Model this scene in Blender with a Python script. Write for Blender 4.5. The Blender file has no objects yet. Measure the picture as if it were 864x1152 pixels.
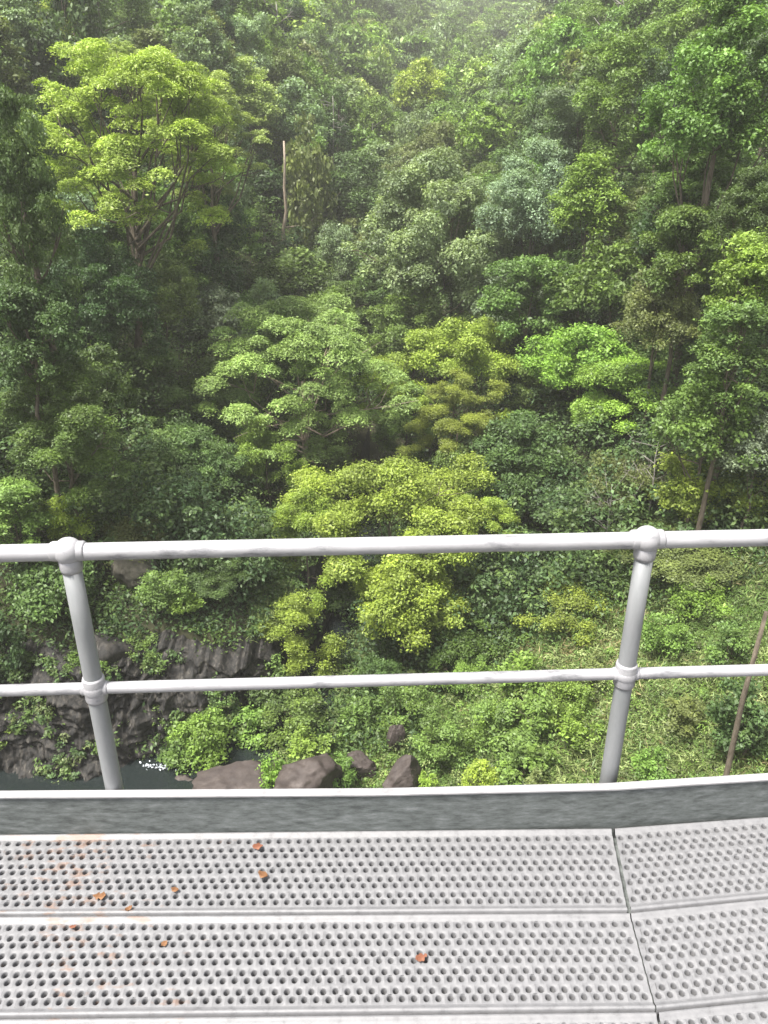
import bpy, math, random
import numpy as np

rng = np.random.default_rng(11)
random.seed(5)
S = bpy.context.scene
C = S.collection
PI = math.pi

# ------------------------------------------------------------------ camera
FPX, W0, H0 = 900.0, 864.0, 1152.0
PITCH = math.radians(25.7)
CAMZ = 2.23
cam = bpy.data.cameras.new('camera')
cam.sensor_fit = 'VERTICAL'; cam.sensor_height = 36.0; cam.sensor_width = 27.0
cam.lens = 36.0 * FPX / H0
cam.clip_start = 0.05; cam.clip_end = 4000
co = bpy.data.objects.new('camera', cam); C.objects.link(co)
co.location = (0, 0, CAMZ); co.rotation_euler = (PI / 2 - PITCH, 0, 0)
S.camera = co
cp, sp = math.cos(PITCH), math.sin(PITCH)

def ray(px, py):
    u = (px - W0 / 2) / FPX; v = (H0 / 2 - py) / FPX
    return np.array([u, cp + v * sp, -sp + v * cp])

def at_y(px, py, y):
    d = ray(px, py); t = y / d[1]
    return np.array([0, 0, CAMZ]) + d * t, t

def at_z(px, py, z):
    d = ray(px, py); t = (z - CAMZ) / d[2]
    return np.array([0, 0, CAMZ]) + d * t

def proj(p):
    x, y, z = p[0], p[1], p[2] - CAMZ
    dep = y * cp - z * sp
    up = y * sp + z * cp
    return W0 / 2 + FPX * x / dep, H0 / 2 - FPX * up / dep, dep

# ------------------------------------------------------------------ noise and terrain
_tab = np.random.default_rng(3).random((256, 256))
def vnoise(x, y):
    x = np.asarray(x, float); y = np.asarray(y, float)
    xi = np.floor(x).astype(int); yi = np.floor(y).astype(int)
    fx = x - xi; fy = y - yi
    fx = fx * fx * (3 - 2 * fx); fy = fy * fy * (3 - 2 * fy)
    a = _tab[xi % 256, yi % 256]; b = _tab[(xi + 1) % 256, yi % 256]
    c = _tab[xi % 256, (yi + 1) % 256]; d = _tab[(xi + 1) % 256, (yi + 1) % 256]
    return (a * (1 - fx) + b * fx) * (1 - fy) + (c * (1 - fx) + d * fx) * fy - 0.5

def fbm(x, y, o=4):
    s = 0; a = 1.0
    for k in range(o):
        s = s + a * vnoise(x * 2 ** k + 17 * k, y * 2 ** k + 31 * k); a *= 0.5
    return s

FLOOR_Y = np.array([-80, 0, 66, 90, 110, 130, 165, 200, 240, 320, 420, 480, 590.])
FLOOR_Z = np.array([-29.5, -28.8, -28, -22.5, -15.5, -9.5, -5, -2, 2, 13, 35, 55, 98.])
def sstep(x): x = np.clip(x, 0, 1); return x * x * (3 - 2 * x)
def ground(x, y):
    x = np.asarray(x, float); y = np.asarray(y, float)
    zf = np.interp(y, FLOOR_Y, FLOOR_Z)
    xc = -3 + 0.15 * np.maximum(0, y - 80) + 2.0 * np.sin(y / 34.0)
    d = x - xc
    L = np.maximum(0, -d - 6.5); R = np.maximum(0, d - 5.0)
    hl = 60 * np.tanh(L * 0.92 / 60) * sstep((y - 30) / 11); hr = 60 * np.tanh(R * (0.52 + 0.30 * sstep((y - 34) / 16)) / 60)
    far = np.clip((y - 60) / 120, 0, 1)
    side = (hl + hr) * (1 - 0.30 * far)
    n = 2.2 * fbm(x / 22, y / 22, 3) + (2 + 8 * far) * fbm(x / 70 + 5, y / 70, 2)
    amp = np.clip((np.abs(d) - 3) / 15 + 0.12, 0, 1)
    return zf + side + n * amp

# ------------------------------------------------------------------ helpers
def link(o, parent=None):
    C.objects.link(o)
    if parent is not None: o.parent = parent
    return o

def tag(o, label=None, cat=None, group=None, kind=None):
    if label: o['label'] = label
    if cat: o['category'] = cat
    if group: o['group'] = group
    if kind: o['kind'] = kind
    return o

def empty(name, loc, label=None, cat=None, group=None, rz=0):
    o = bpy.data.objects.new(name, None); o.empty_display_size = 0.2
    o.location = loc; o.rotation_euler = (0, 0, rz)
    C.objects.link(o)
    return tag(o, label, cat, group)

def np_mesh(name, V, Q, mat, smooth=False, tint=None, attr='tint'):
    """quads only"""
    V = np.asarray(V, np.float32).reshape(-1, 3); Q = np.asarray(Q, np.int32).reshape(-1, 4)
    me = bpy.data.meshes.new(name)
    me.vertices.add(len(V)); me.vertices.foreach_set('co', V.ravel())
    me.loops.add(len(Q) * 4); me.loops.foreach_set('vertex_index', Q.ravel())
    me.polygons.add(len(Q)); me.polygons.foreach_set('loop_start', np.arange(0, len(Q) * 4, 4, dtype=np.int32))
    me.update(calc_edges=True)
    if smooth: me.polygons.foreach_set('use_smooth', np.ones(len(Q), bool))
    if tint is not None:
        a = me.attributes.new(attr, 'FLOAT_COLOR', 'FACE')
        t = np.ones((len(Q), 4), np.float32); t[:, :tint.shape[1]] = tint
        a.data.foreach_set('color', t.ravel())
    me.materials.append(mat)
    return me

class MB:
    def __init__(s): s.v = []; s.f = []
    def add(s, v, f):
        n = len(s.v); s.v += [tuple(map(float, p)) for p in v]; s.f += [tuple(n + i for i in q) for q in f]
    def tube(s, pts, rad, sides=8, cap=True):
        pts = [np.array(p, float) for p in pts]; n = len(pts)
        if np.isscalar(rad): rad = [rad] * n
        V = []; F = []
        ref = None
        for i, p in enumerate(pts):
            t = pts[min(i + 1, n - 1)] - pts[max(i - 1, 0)]; t = t / (np.linalg.norm(t) + 1e-9)
            if ref is None:
                ref = np.cross(t, (0.3, 0.9, 0.2)) if abs(t[2]) > 0.8 else np.cross(t, (0, 0, 1.0))
            a = ref - t * np.dot(ref, t); a = a / (np.linalg.norm(a) + 1e-9); ref = a
            b = np.cross(t, a)
            for k in range(sides):
                th = 2 * PI * k / sides
                V.append(p + rad[i] * (math.cos(th) * a + math.sin(th) * b))
        for i in range(n - 1):
            for k in range(sides):
                F.append((i * sides + k, i * sides + (k + 1) % sides, (i + 1) * sides + (k + 1) % sides, (i + 1) * sides + k))
        if cap:
            F.append(tuple(range(sides - 1, -1, -1))); F.append(tuple((n - 1) * sides + k for k in range(sides)))
        s.add(V, F)
    def box(s, lo, hi, M=None):
        x0, y0, z0 = lo; x1, y1, z1 = hi
        V = [(x0, y0, z0), (x1, y0, z0), (x1, y1, z0), (x0, y1, z0), (x0, y0, z1), (x1, y0, z1), (x1, y1, z1), (x0, y1, z1)]
        if M is not None: V = [M(p) for p in V]
        s.add(V, [(0, 3, 2, 1), (4, 5, 6, 7), (0, 1, 5, 4), (1, 2, 6, 5), (2, 3, 7, 6), (3, 0, 4, 7)])
    def sphere(s, c, r, nu=24, nv=14, sq=(1, 1, 1)):
        V = [(c[0], c[1], c[2] + r * sq[2])]; F = []
        for j in range(1, nv):
            ph = PI * j / nv
            for i in range(nu):
                th = 2 * PI * i / nu
                V.append((c[0] + r * sq[0] * math.sin(ph) * math.cos(th), c[1] + r * sq[1] * math.sin(ph) * math.sin(th), c[2] + r * sq[2] * math.cos(ph)))
        V.append((c[0], c[1], c[2] - r * sq[2]))
        for i in range(nu): F.append((0, 1 + i, 1 + (i + 1) % nu))
        for j in range(nv - 2):
            for i in range(nu):
                a = 1 + j * nu + i; b = 1 + j * nu + (i + 1) % nu
                F.append((a, a + nu, b + nu, b))
        last = len(V) - 1; o = 1 + (nv - 2) * nu
        for i in range(nu): F.append((last, o + (i + 1) % nu, o + i))
        s.add(V, F)
    def build(s, name, mat, parent=None, smooth=True, bevel=0):
        me = bpy.data.meshes.new(name); me.from_pydata(s.v, [], s.f); me.update()
        if smooth: me.polygons.foreach_set('use_smooth', np.ones(len(me.polygons), bool))
        me.materials.append(mat)
        o = bpy.data.objects.new(name, me); link(o, parent)
        if bevel:
            m = o.modifiers.new('bevel', 'BEVEL'); m.width = bevel; m.segments = 2; m.limit_method = 'ANGLE'
        return o

# ------------------------------------------------------------------ materials
def mat_new(name):
    m = bpy.data.materials.new(name); m.use_nodes = True
    nt = m.node_tree; nt.nodes.clear()
    return m, nt, nt.nodes, nt.links

def nd(N, t, **kw):
    n = N.new(t)
    for k, v in kw.items(): setattr(n, k, v)
    return n

def ramp(N, stops):
    r = N.new('ShaderNodeValToRGB')
    while len(r.color_ramp.elements) < len(stops): r.color_ramp.elements.new(0.5)
    for e, (p, c) in zip(r.color_ramp.elements, stops):
        e.position = p; e.color = (*c, 1)
    return r

def leaf_material(name, own):
    m, nt, N, L = mat_new(name)
    out = N.new('ShaderNodeOutputMaterial')
    at = nd(N, 'ShaderNodeAttribute', attribute_type='GEOMETRY', attribute_name='tint')
    if own:
        col = at.outputs['Color']
    else:
        oi = N.new('ShaderNodeObjectInfo')
        sep = N.new('ShaderNodeSeparateColor'); L.new(at.outputs['Color'], sep.inputs[0])
        yg = nd(N, 'ShaderNodeMix', data_type='RGBA', blend_type='MULTIPLY'); yg.inputs[0].default_value = 1
        L.new(oi.outputs['Color'], yg.inputs[6]); yg.inputs[7].default_value = (1.5, 1.45, 0.72, 1)
        mul = nd(N, 'ShaderNodeMath', operation='MULTIPLY')
        L.new(sep.outputs[1], mul.inputs[0]); L.new(oi.outputs['Alpha'], mul.inputs[1])
        mx = nd(N, 'ShaderNodeMix', data_type='RGBA'); L.new(mul.outputs[0], mx.inputs[0])
        L.new(oi.outputs['Color'], mx.inputs[6]); L.new(yg.outputs[2], mx.inputs[7])
        sc = nd(N, 'ShaderNodeVectorMath', operation='SCALE'); L.new(mx.outputs[2], sc.inputs[0]); L.new(sep.outputs[0], sc.inputs['Scale'])
        col = sc.outputs[0]
    p = N.new('ShaderNodeBsdfPrincipled'); p.inputs['Roughness'].default_value = 0.5; p.inputs['Specular IOR Level'].default_value = 0.32
    L.new(col, p.inputs['Base Color'])
    tr = N.new('ShaderNodeBsdfTranslucent')
    t2 = nd(N, 'ShaderNodeMix', data_type='RGBA', blend_type='MULTIPLY'); t2.inputs[0].default_value = 1
    L.new(col, t2.inputs[6]); t2.inputs[7].default_value = (1.25, 1.35, 0.6, 1); L.new(t2.outputs[2], tr.inputs['Color'])
    ms = N.new('ShaderNodeMixShader'); ms.inputs[0].default_value = 0.28
    L.new(p.outputs[0], ms.inputs[1]); L.new(tr.outputs[0], ms.inputs[2]); L.new(ms.outputs[0], out.inputs[0])
    return m

def noise_mat(name, stops, scale, rough=0.8, bump=0.0, detail=6, dist=0.0, stretch=(1, 1, 1), spec=0.3, metallic=0.0, bscale=None, coord='Object'):
    m, nt, N, L = mat_new(name)
    out = N.new('ShaderNodeOutputMaterial'); p = N.new('ShaderNodeBsdfPrincipled')
    tc = N.new('ShaderNodeTexCoord'); mp = N.new('ShaderNodeMapping'); mp.inputs['Scale'].default_value = stretch
    L.new(tc.outputs[coord], mp.inputs[0])
    n = N.new('ShaderNodeTexNoise'); n.inputs['Scale'].default_value = scale; n.inputs['Detail'].default_value = detail; n.inputs['Distortion'].default_value = dist
    n.inputs['Roughness'].default_value = 0.65
    L.new(mp.outputs[0], n.inputs['Vector'])
    r = ramp(N, stops); L.new(n.outputs['Fac'], r.inputs[0]); L.new(r.outputs[0], p.inputs['Base Color'])
    p.inputs['Roughness'].default_value = rough; p.inputs['Specular IOR Level'].default_value = spec; p.inputs['Metallic'].default_value = metallic
    if bump:
        n2 = N.new('ShaderNodeTexNoise'); n2.inputs['Scale'].default_value = bscale or scale * 2.5; n2.inputs['Detail'].default_value = 5
        L.new(mp.outputs[0], n2.inputs['Vector'])
        b = N.new('ShaderNodeBump'); b.inputs['Strength'].default_value = bump; b.inputs['Distance'].default_value = 0.05
        L.new(n2.outputs['Fac'], b.inputs['Height']); L.new(b.outputs[0], p.inputs['Normal'])
    L.new(p.outputs[0], out.inputs[0])
    return m

M = {}
M['leaf'] = leaf_material('foliage', False)
M['leafown'] = leaf_material('mixed_foliage', True)
M['bark'] = noise_mat('bark', [(0.3, (0.045, 0.035, 0.026)), (0.7, (0.15, 0.125, 0.095))], 2.5, 0.9, 0.5, stretch=(2, 2, 0.6))
M['bark_pale'] = noise_mat('pale_bark', [(0.3, (0.13, 0.10, 0.075)), (0.5, (0.26, 0.21, 0.16)), (0.75, (0.40, 0.36, 0.30))], 1.2, 0.9, 0.4, stretch=(2, 2, 0.5))
M['deadwood'] = noise_mat('dead_wood', [(0.3, (0.12, 0.11, 0.10)), (0.7, (0.28, 0.26, 0.24))], 2, 0.9, 0.3)
M['soil'] = noise_mat('forest_floor', [(0.25, (0.014, 0.017, 0.009)), (0.5, (0.035, 0.036, 0.018)), (0.75, (0.065, 0.06, 0.032))], 0.5, 0.95, 0.6, 8)
M['cliff'] = noise_mat('cliff_rock', [(0.36, (0.006, 0.006, 0.006)), (0.50, (0.019, 0.018, 0.017)), (0.60, (0.038, 0.034, 0.029)), (0.74, (0.124, 0.118, 0.108))], 2.6, 0.75, 1.0, 10, 0.9, (1.6, 1.0, 0.55), bscale=7)
M['boulder'] = noise_mat('boulder_rock', [(0.25, (0.027, 0.021, 0.020)), (0.55, (0.051, 0.041, 0.037)), (0.8, (0.111, 0.095, 0.089))], 2.2, 0.7, 0.8, 10, bscale=6)
M['lichen'] = noise_mat('lichen_rock', [(0.3, (0.021, 0.019, 0.015)), (0.5, (0.059, 0.055, 0.043)), (0.75, (0.140, 0.126, 0.105))], 1.6, 0.9, 0.8, 8)
M['foam'] = noise_mat('white_water', [(0.3, (0.30, 0.34, 0.38)), (0.7, (0.55, 0.58, 0.62))], 4, 0.5, 0.3)
M['dryleaf'] = noise_mat('dry_leaf', [(0.3, (0.11, 0.038, 0.022)), (0.7, (0.19, 0.085, 0.05))], 30, 0.7)
M['drybrown'] = noise_mat('brown_leaf', [(0.3, (0.10, 0.045, 0.02)), (0.7, (0.20, 0.105, 0.05))], 30, 0.7)

def metal(name, stops, scale, rough, stretch=(1, 1, 1), bump=0.1, metallic=0.25, rust=0.0):
    m, nt, N, L = mat_new(name)
    out = N.new('ShaderNodeOutputMaterial'); p = N.new('ShaderNodeBsdfPrincipled')
    tc = N.new('ShaderNodeTexCoord'); mp = N.new('ShaderNodeMapping'); mp.inputs['Scale'].default_value = stretch
    L.new(tc.outputs['Object'], mp.inputs[0])
    n = N.new('ShaderNodeTexNoise'); n.inputs['Scale'].default_value = scale; n.inputs['Detail'].default_value = 7; n.inputs['Roughness'].default_value = 0.7
    L.new(mp.outputs[0], n.inputs['Vector'])
    r = ramp(N, stops); L.new(n.outputs['Fac'], r.inputs[0])
    col = r.outputs[0]
    if rust:
        w = N.new('ShaderNodeTexNoise'); w.inputs['Scale'].default_value = 2.3; w.inputs['Detail'].default_value = 3; L.new(tc.outputs['Object'], w.inputs['Vector'])
        w2 = N.new('ShaderNodeTexNoise'); w2.inputs['Scale'].default_value = 26; w2.inputs['Detail'].default_value = 4; mq = N.new('ShaderNodeMapping'); mq.inputs['Scale'].default_value = (0.55, 1.6, 1); L.new(tc.outputs['Object'], mq.inputs[0]); L.new(mq.outputs[0], w2.inputs['Vector'])
        pr = nd(N, 'ShaderNodeMath', operation='MULTIPLY'); L.new(w.outputs['Fac'], pr.inputs[0]); L.new(w2.outputs['Fac'], pr.inputs[1])
        sx = N.new('ShaderNodeSeparateXYZ'); L.new(tc.outputs['Object'], sx.inputs[0])
        m1 = nd(N, 'ShaderNodeMapRange'); m1.inputs[1].default_value = -0.15; m1.inputs[2].default_value = -0.6; m1.inputs[3].default_value = 0.15; m1.inputs[4].default_value = 1.14; L.new(sx.outputs[0], m1.inputs[0])
        p2 = nd(N, 'ShaderNodeMath', operation='MULTIPLY'); L.new(pr.outputs[0], p2.inputs[0]); L.new(m1.outputs[0], p2.inputs[1])
        rr = ramp(N, [(0.33, (0, 0, 0)), (0.40, (rust, rust, rust))]); L.new(p2.outputs[0], rr.inputs[0])
        mx = nd(N, 'ShaderNodeMix', data_type='RGBA'); L.new(rr.outputs[0], mx.inputs[0]); L.new(col, mx.inputs[6]); mx.inputs[7].default_value = (0.17, 0.088, 0.048, 1)
        col = mx.outputs[2]
    L.new(col, p.inputs['Base Color'])
    p.inputs['Metallic'].default_value = metallic; p.inputs['Roughness'].default_value = rough
    n2 = N.new('ShaderNodeTexNoise'); n2.inputs['Scale'].default_value = scale * 4; n2.inputs['Detail'].default_value = 4; L.new(mp.outputs[0], n2.inputs['Vector'])
    b = N.new('ShaderNodeBump'); b.inputs['Strength'].default_value = bump; b.inputs['Distance'].default_value = 0.004
    L.new(n2.outputs['Fac'], b.inputs['Height']); L.new(b.outputs[0], p.inputs['Normal'])
    L.new(p.outputs[0], out.inputs[0])
    return m
M['galv'] = metal('galvanised_pipe', [(0.32, (0.134, 0.134, 0.144)), (0.40, (0.227, 0.227, 0.242)), (0.47, (0.320, 0.317, 0.334)), (0.65, (0.381, 0.377, 0.399))], 14, 0.5, (0.35, 1, 1))
M['post'] = metal('galvanised_post', [(0.3, (0.202, 0.213, 0.218)), (0.7, (0.264, 0.270, 0.281))], 14, 0.55, (1, 1, 0.3))
M['grate'] = metal('weathered_grating', [(0.28, (0.098, 0.098, 0.103)), (0.45, (0.145, 0.146, 0.154)), (0.7, (0.178, 0.178, 0.186))], 30, 0.6, bump=0.12, metallic=0.1, rust=0.5)
M['kerb'] = metal('weathered_kerb', [(0.32, (0.050, 0.056, 0.055)), (0.48, (0.095, 0.106, 0.104)), (0.60, (0.129, 0.141, 0.141)), (0.78, (0.213, 0.224, 0.230))], 38, 0.65, (0.45, 1, 1.6), bump=0.2, metallic=0.0)
M['kerbtop'] = metal('kerb_flange', [(0.35, (0.197, 0.197, 0.206)), (0.5, (0.280, 0.277, 0.287))], 8, 0.5, metallic=0.1)

def water_mat():
    m, nt, N, L = mat_new('creek_water')
    out = N.new('ShaderNodeOutputMaterial'); p = N.new('ShaderNodeBsdfPrincipled')
    p.inputs['Base Color'].default_value = (0.012, 0.016, 0.016, 1); p.inputs['Roughness'].default_value = 0.12; p.inputs['Specular IOR Level'].default_value = 0.5
    n = N.new('ShaderNodeTexNoise'); n.inputs['Scale'].default_value = 1.6; n.inputs['Detail'].default_value = 4
    tc = N.new('ShaderNodeTexCoord'); L.new(tc.outputs['Object'], n.inputs['Vector'])
    b = N.new('ShaderNodeBump'); b.inputs['Strength'].default_value = 0.35; b.inputs['Distance'].default_value = 0.1
    L.new(n.outputs['Fac'], b.inputs['Height']); L.new(b.outputs[0], p.inputs['Normal']); L.new(p.outputs[0], out.inputs[0])
    return m
M['water'] = water_mat()

# ------------------------------------------------------------------ terrain sheet and creek
WATER_Z = -28.15
CREEK = np.array([(-75, 25.5), (-40, 27.2), (-24, 28.6), (-15, 29.6), (-10, 31.2), (-6.5, 34), (-4.5, 39), (-3.5, 46), (-2.2, 58), (-1, 78)], float)
CW = np.array([2.6, 2.6, 2.4, 2.0, 1.3, 0.8, 0.6, 0.6, 0.6, 0.5])
def creek_d(x, y):
    """distance to the creek's edge (negative in the water)"""
    x = np.asarray(x, float); y = np.asarray(y, float)
    best = np.full(np.broadcast(x, y).shape, 1e9)
    for i in range(len(CREEK) - 1):
        a, b = CREEK[i], CREEK[i + 1]; e = b - a
        t = np.clip(((x - a[0]) * e[0] + (y - a[1]) * e[1]) / (e @ e), 0, 1)
        best = np.minimum(best, np.hypot(x - a[0] - t * e[0], y - a[1] - t * e[1]) - (CW[i] * (1 - t) + CW[i + 1] * t))
    return best
def face_y(x): return np.interp(x, CREEK[:, 0], CREEK[:, 1]) + 2.5 + 0.5 * np.sin(np.asarray(x) * 0.9) - 0.6 * sstep((np.asarray(x) + 8) / 6)
def face_h(x): return np.interp(x, [-75, -30, -20, -12, -6, -2, 0], [8, 7, 6.2, 5.4, 3.6, 2.6, 1.5]) + 0.7 * vnoise(np.asarray(x) * 0.5, np.asarray(x) * 0)
def ground2(x, y):
    x = np.asarray(x, float); y = np.asarray(y, float)
    z = ground(x, y); d = creek_d(x, y)
    fy = face_y(x); inx = sstep((-1.0 - x) / 3)
    behind = sstep((y - fy - 2.2) / 1.5) * inx * sstep((50 - y) / 8)
    z = np.where(behind > 0, np.maximum(z, z * (1 - behind) + behind * (-29 + face_h(x) + 0.25 * (y - fy))), z)
    front = sstep((fy + 1.6 - y) / 1.5) * inx * sstep((y - 16) / 8)
    z = np.where(front > 0, np.minimum(z, z * (1 - front) + front * (WATER_Z - 0.3 + 0.25 * np.maximum(d - 1.6, 0))), z)
    return z - 1.6 * sstep(-d / 1.2 + 0.35) 
ys = np.concatenate([np.arange(-80, 10, 3.0), np.arange(10, 60, 0.8), np.arange(60, 120, 1.6), np.arange(120, 300, 5), np.arange(300, 600, 12)])
xs_h = np.concatenate([np.arange(0, 34, 0.8), np.arange(34, 60, 1.6), np.arange(60, 140, 4), np.arange(140, 460, 20)])
xs = np.concatenate([-xs_h[::-1][:-1], xs_h])
X, Y = np.meshgrid(xs, ys)
Z = ground2(X, Y)
print('terrain', Z.min(), Z.max())
nx, ny = len(xs), len(ys)
idx = np.arange(nx * ny).reshape(ny, nx)
Q = np.stack([idx[:-1, :-1], idx[:-1, 1:], idx[1:, 1:], idx[1:, :-1]], -1).reshape(-1, 4)
terr = bpy.data.objects.new('terrain', np_mesh('terrain', np.stack([X, Y, Z], -1), Q, M['soil'], True)); link(terr); tag(terr, kind='structure')

V = []; Qc = []
from mathutils import Vector
cl = []
for i in range(len(CREEK) - 1):
    for k in range(10): cl.append((CREEK[i] * (1 - k / 10) + CREEK[i + 1] * k / 10, CW[i] * (1 - k / 10) + CW[i + 1] * k / 10))
for i, (p, w_) in enumerate(cl):
    q0 = cl[max(i - 2, 0)][0]; q1 = cl[min(i + 2, len(cl) - 1)][0]; t = (q1 - q0) / np.linalg.norm(q1 - q0); nrm_ = np.array([-t[1], t[0]])
    for s_ in (-1, -0.5, 0, 0.5, 1):
        q = p + nrm_ * s_ * (w_ + 1.7); V.append((q[0], q[1], WATER_Z + 0.012 * max(0, p[1] - 32)))
for i in range(len(cl) - 1):
    for k in range(4):
        a = i * 5 + k; Qc.append((a, a + 5, a + 6, a + 1))
cr = bpy.data.objects.new('creek', np_mesh('creek', V, Qc, M['water'], True)); link(cr); tag(cr, kind='structure')

# ------------------------------------------------------------------ foliage generators
UP = np.array([0, 0, 1.0])
def unit(v): return v / (np.linalg.norm(v, axis=-1, keepdims=True) + 1e-9)

def leaves(P, Nn, size, asp=0.6, fold=0.10, r=rng):
    n = len(P)
    rv = r.normal(size=(n, 3)); t = unit(rv - Nn * (rv * Nn).sum(1, keepdims=True)); b = np.cross(Nn, t)
    s = size[:, None]
    V = np.stack([P - t * s * 0.5, P - b * s * asp * 0.5 + Nn * s * fold, P + t * s * 0.5, P + b * s * asp * 0.5 + Nn * s * fold], 1)
    return V.reshape(-1, 3)

def quads(n): return np.arange(n * 4, dtype=np.int32).reshape(-1, 4)

def boughs(style, r):
    B = []   # (cx, cy, cz, a, b)
    if style == 'dome':
        n = int(r.integers(44, 58)); ph = r.random() * 7
        squash = r.uniform(0.85, 1.0); lobe = r.uniform(0.78, 1.12, 7)
        for i in range(n):
            zz = 1 - 1.15 * (i + 0.5) / n; rr = math.sqrt(max(0, 1 - zz * zz)); th = i * 2.39996 + ph + r.normal() * 0.3
            k = r.uniform(0.55, 0.90) * lobe[int((th % 6.2832) / 6.2832 * 7)]
            a = r.uniform(0.09, 0.22)
            B.append((k * rr * math.cos(th), k * rr * math.sin(th) * squash, 0.40 + 0.58 * zz * (0.72 + 0.45 * r.random()) - 0.04, a, a * r.uniform(0.5, 0.7)))
        for i in range(14):
            th = r.random() * 7; q = r.uniform(0.75, 1.0); a = r.uniform(0.08, 0.14)
            B.append((q * math.cos(th), q * math.sin(th) * squash, r.uniform(0.2, 0.6), a, a * 0.6))
        for i in range(4):
            th = r.random() * 7; q = r.uniform(0, 0.35)
            B.append((q * math.cos(th), q * math.sin(th), r.uniform(0.3, 0.5), 0.28, 0.16))
    elif style == 'clumpy':
        lobe = r.uniform(0.7, 1.15, 6)
        for i in range(int(r.integers(15, 20))):
            th = i * 2.39996 + r.normal() * 0.4; q = 0.74 * math.sqrt((i + 0.3) / 18) * lobe[int((th % 6.2832) / 6.2832 * 6)]
            z = 0.86 - 0.62 * q * q + r.normal() * 0.12 - (0.25 if r.random() < 0.3 else 0)
            a = r.uniform(0.13, 0.29); z = float(np.clip(z, 0.15, 0.85))
            B.append((q * math.cos(th), q * math.sin(th), z, a, a * 0.42))
            for j in range(2):
                t2 = r.random() * 6.28; a2 = a * r.uniform(0.3, 0.55)
                B.append((q * math.cos(th) + a * 1.0 * math.cos(t2), q * math.sin(th) + a * 1.0 * math.sin(t2), z + a * r.uniform(-0.4, 0.5), a2, a2 * 0.6))
        for i in range(18):
            th = r.random() * 7; q = r.uniform(0.3, 0.85)
            a = r.uniform(0.08, 0.17)
            B.append((q * math.cos(th), q * math.sin(th), r.uniform(0.10, 0.6), a, a * 0.6))
    elif style == 'airy':
        lobe = r.uniform(0.62, 1.15, 9); ph = r.random() * 7
        for i in range(30):
            th = i * 2.39996 + ph + r.normal() * 0.35; q = 0.88 * math.sqrt((i + 0.4) / 30) * lobe[int((th % 6.2832) / 6.2832 * 9)]
            z = 0.88 - 0.55 * q * q + r.normal() * 0.10 - (r.uniform(0.15, 0.45) if r.random() < 0.35 else 0); z = float(np.clip(z, 0.08, 0.93))
            for j in range(int(r.integers(2, 5))):
                t2 = r.random() * 6.28; a2 = r.uniform(0.055, 0.125); d2 = r.uniform(0.0, 0.15)
                B.append((q * math.cos(th) + d2 * math.cos(t2), q * math.sin(th) + d2 * math.sin(t2), z + r.normal() * 0.035, a2, a2 * r.uniform(0.35, 0.9)))
    elif style == 'tall':
        for i in range(34):
            z = (i + 0.5) / 34; w = 0.25 + 0.55 * math.sin(PI * min(1, z * 0.85 + 0.12)); th = i * 2.39996 + r.normal() * 0.4
            q = w * r.uniform(0.5, 1.0); a = r.uniform(0.2, 0.34)
            B.append((q * math.cos(th), q * math.sin(th), 0.06 + 0.84 * z, a, a * r.uniform(0.4, 0.65) * 0.7))
    elif style == 'layered':
        n = 170
        for i in range(n):
            th = i * 2.39996 + r.normal() * 0.4; z = 0.08 + 0.88 * ((i + r.random()) / n) ** 0.55
            lim = math.sqrt(max(0.03, 1 - ((z - 0.50) / 0.52) ** 2)) if z > 0.5 else 0.70 + 0.30 * (z / 0.5)
            q = 0.97 * lim * (0.9 + 0.2 * math.sin(3 * th + 5 * z)) * r.uniform(0.2, 1.0) ** 0.5
            a = r.uniform(0.06, 0.155)
            B.append((q * math.cos(th), q * math.sin(th), z + 0.035 * r.normal(), a, a * 0.24))
    elif style == 'vine':
        for i in range(17):
            th = i * 2.39996 + r.normal() * 0.4; q = 0.82 * math.sqrt((i + 0.3) / 17); a = r.uniform(0.14, 0.24)
            z = 0.88 - 0.4 * q * q + r.normal() * 0.08; end = r.uniform(0.0, 0.5)
            while z > end:
                B.append((q * math.cos(th) + r.normal() * 0.06, q * math.sin(th) + r.normal() * 0.06, z, a * r.uniform(0.6, 1.15), a * r.uniform(0.3, 0.5))); z -= a * r.uniform(0.5, 0.85)
    elif style == 'shrub':
        lob = r.uniform(0.55, 1.1, 5)
        for i in range(34):
            th = i * 2.39996 + r.normal() * 0.4; q = 1.0 * math.sqrt((i + 0.4) / 34) * lob[int((th % 6.2832) / 6.2832 * 5)]; a = r.uniform(0.10, 0.24)
            B.append((q * math.cos(th), q * math.sin(th), float(np.clip(r.uniform(0.25, 0.95) * (1 - 0.6 * q * q), 0.05, 0.9)), a, a * 0.7))
    return np.array(B)

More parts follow.
